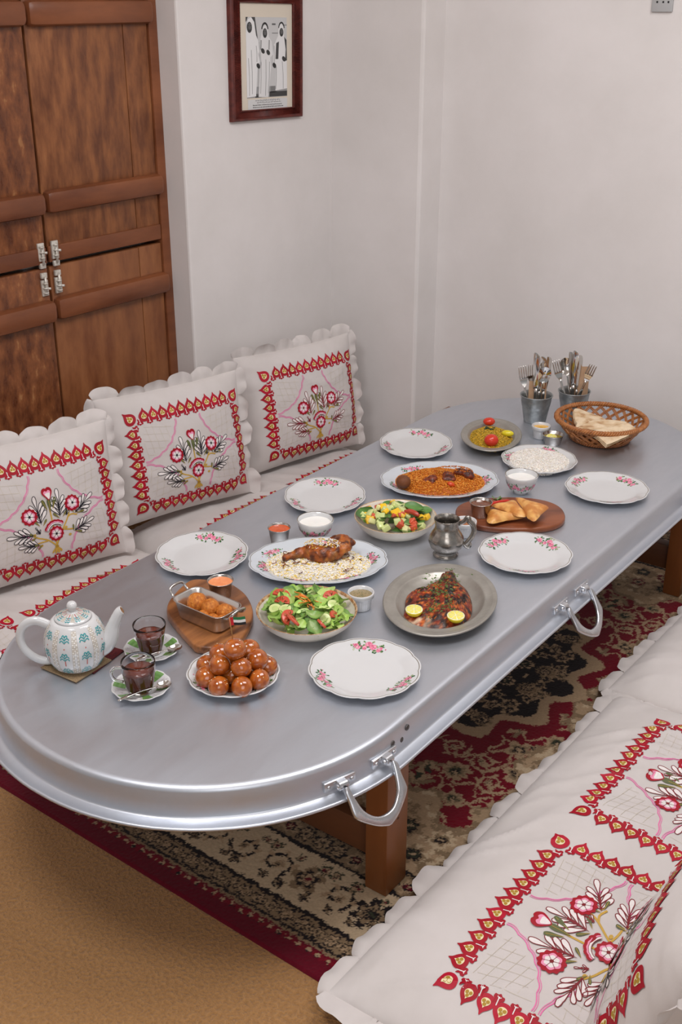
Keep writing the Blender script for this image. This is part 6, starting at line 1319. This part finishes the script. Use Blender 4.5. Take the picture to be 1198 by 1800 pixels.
for nm, lab, cat, colr, n in DC:
    for i in range(n):
        q = math.sqrt(rg.random()) * .094; t = rg.uniform(0, 6.28); s = rg.uniform(.0080, .0132); b = MB(); box(b, (-s, -s * rg.uniform(.6, 1), -s * .7), (s, s * rg.uniform(.6, 1), s * .7), bev=.0022, col=np.array(colr) * [1 + rg.uniform(-.12, .12)] * 3 + [0, 0, 0, 0] if False else tuple(np.array(colr[:3]) * (1 + rg.uniform(-.12, .12))) + (1,))
        tag(b.build(nm, MATS['fresh'], None, loc=(hx_ + q * math.cos(t), hy_ + q * math.sin(t), TZ + .043 + .020 * (1 - (q / .095) ** 2) + rg.uniform(-.004, .006)), rot=(rg.uniform(-.6, .6), rg.uniform(-.6, .6), rg.uniform(0, 3))), lab.replace('in the diced spinach salad', sector(q * math.cos(t), q * math.sin(t), .05) + ' of the diced salad'), cat, nm.replace('_', ' ') + 's in the diced salad')
b = MB(); P = spline([(-.022, 0, 0), (0, .004, .003), (.024, 0, 0)], 10); tube(b, P, np.interp(np.linspace(0, 1, len(P)), [0, .3, .8, 1], [.004, .0075, .0075, .004]), 9, col=C(176, 66, 46)); tag(b.build('tomato_wedge', MATS['fresh'], None, loc=(hx_ + .045, hy_ + .012, TZ + .066), rot=(0, .1, VR - .5)), 'long red tomato wedge across the top of the diced spinach salad', 'tomato')
# ---- folded flatbreads
def bread(label, pts, z, tilt, seed, layers=3):
    root = thing('flatbread', label, 'bread', (-1.529, 3.450, TZ + z + .010), tilt); pts = np.array(pts); O = spline(pts, 60, True); ar = sum(O[i - 1][0] * O[i][1] - O[i][0] * O[i - 1][1] for i in range(len(O))); O = O if ar > 0 else O[::-1]; c = O.mean(0); NR = 12
    for k in range(layers):
        b = MB(); s = 1 - .02 * k; sh = np.array([.002 * k, -.002 * k]); P = c + (O - c) * s + sh
        for sg in (1, -1):
            V = np.array([c + (p - c) * (j / (NR - 1)) for p in P for j in range(NR)]); T = np.tile(np.linspace(0, 1, NR), len(P)); w = fb2(V[:, 0] * 22 + seed, V[:, 1] * 22 + k, seed, 3); zz = .0052 * k + sg * .0021 * (1 - T ** 6) + w * .010 * (.4 + k * .2)
            q = fb2(V[:, 0] * 45 + seed * 3, V[:, 1] * 45, seed + k, 3); col = mixc(mixc(C(226, 204, 172), C(204, 172, 132), q * 4 + .35), C(160, 112, 72), np.clip(q * 6 - .75, 0, .8)); f = grid_faces(len(P), NR, cu=True); b.add(np.stack([V[:, 0], V[:, 1], zz], 1), f if sg > 0 else [x[::-1] for x in f], 0, col)
        b.build('folded_layer', MATS['flatbread'], root)
bread('folded flatbread triangle at the left of the wicker basket, leaning on its rim', [(-.1212, .030), (-.117, .0527), (-.080, .046), (-.0178, .0341), (.0131, .0088), (-.010, -.055), (-.0338, -.1163), (-.052, -.085), (-.0746, -.0554)], .046, (0, .05, 0), 1)
bread('browned folded flatbread in the middle of the wicker basket', [(-.0306, -.1267), (-.024, -.07), (-.0152, -.0169), (.03, .012), (.0811, .0322), (.06, -.05), (.0196, -.1185)], .050, (0, .0, 0), 2)
bread('folded flatbread triangle at the front right of the wicker basket, pointing at the camera', [(.0228, -.1238), (.055, -.055), (.0901, .0068), (.118, -.005), (.1434, -.0285), (.132, -.105), (.112, -.182), (.103, -.184), (.065, -.155)], .062, (.10, .04, 0), 3)
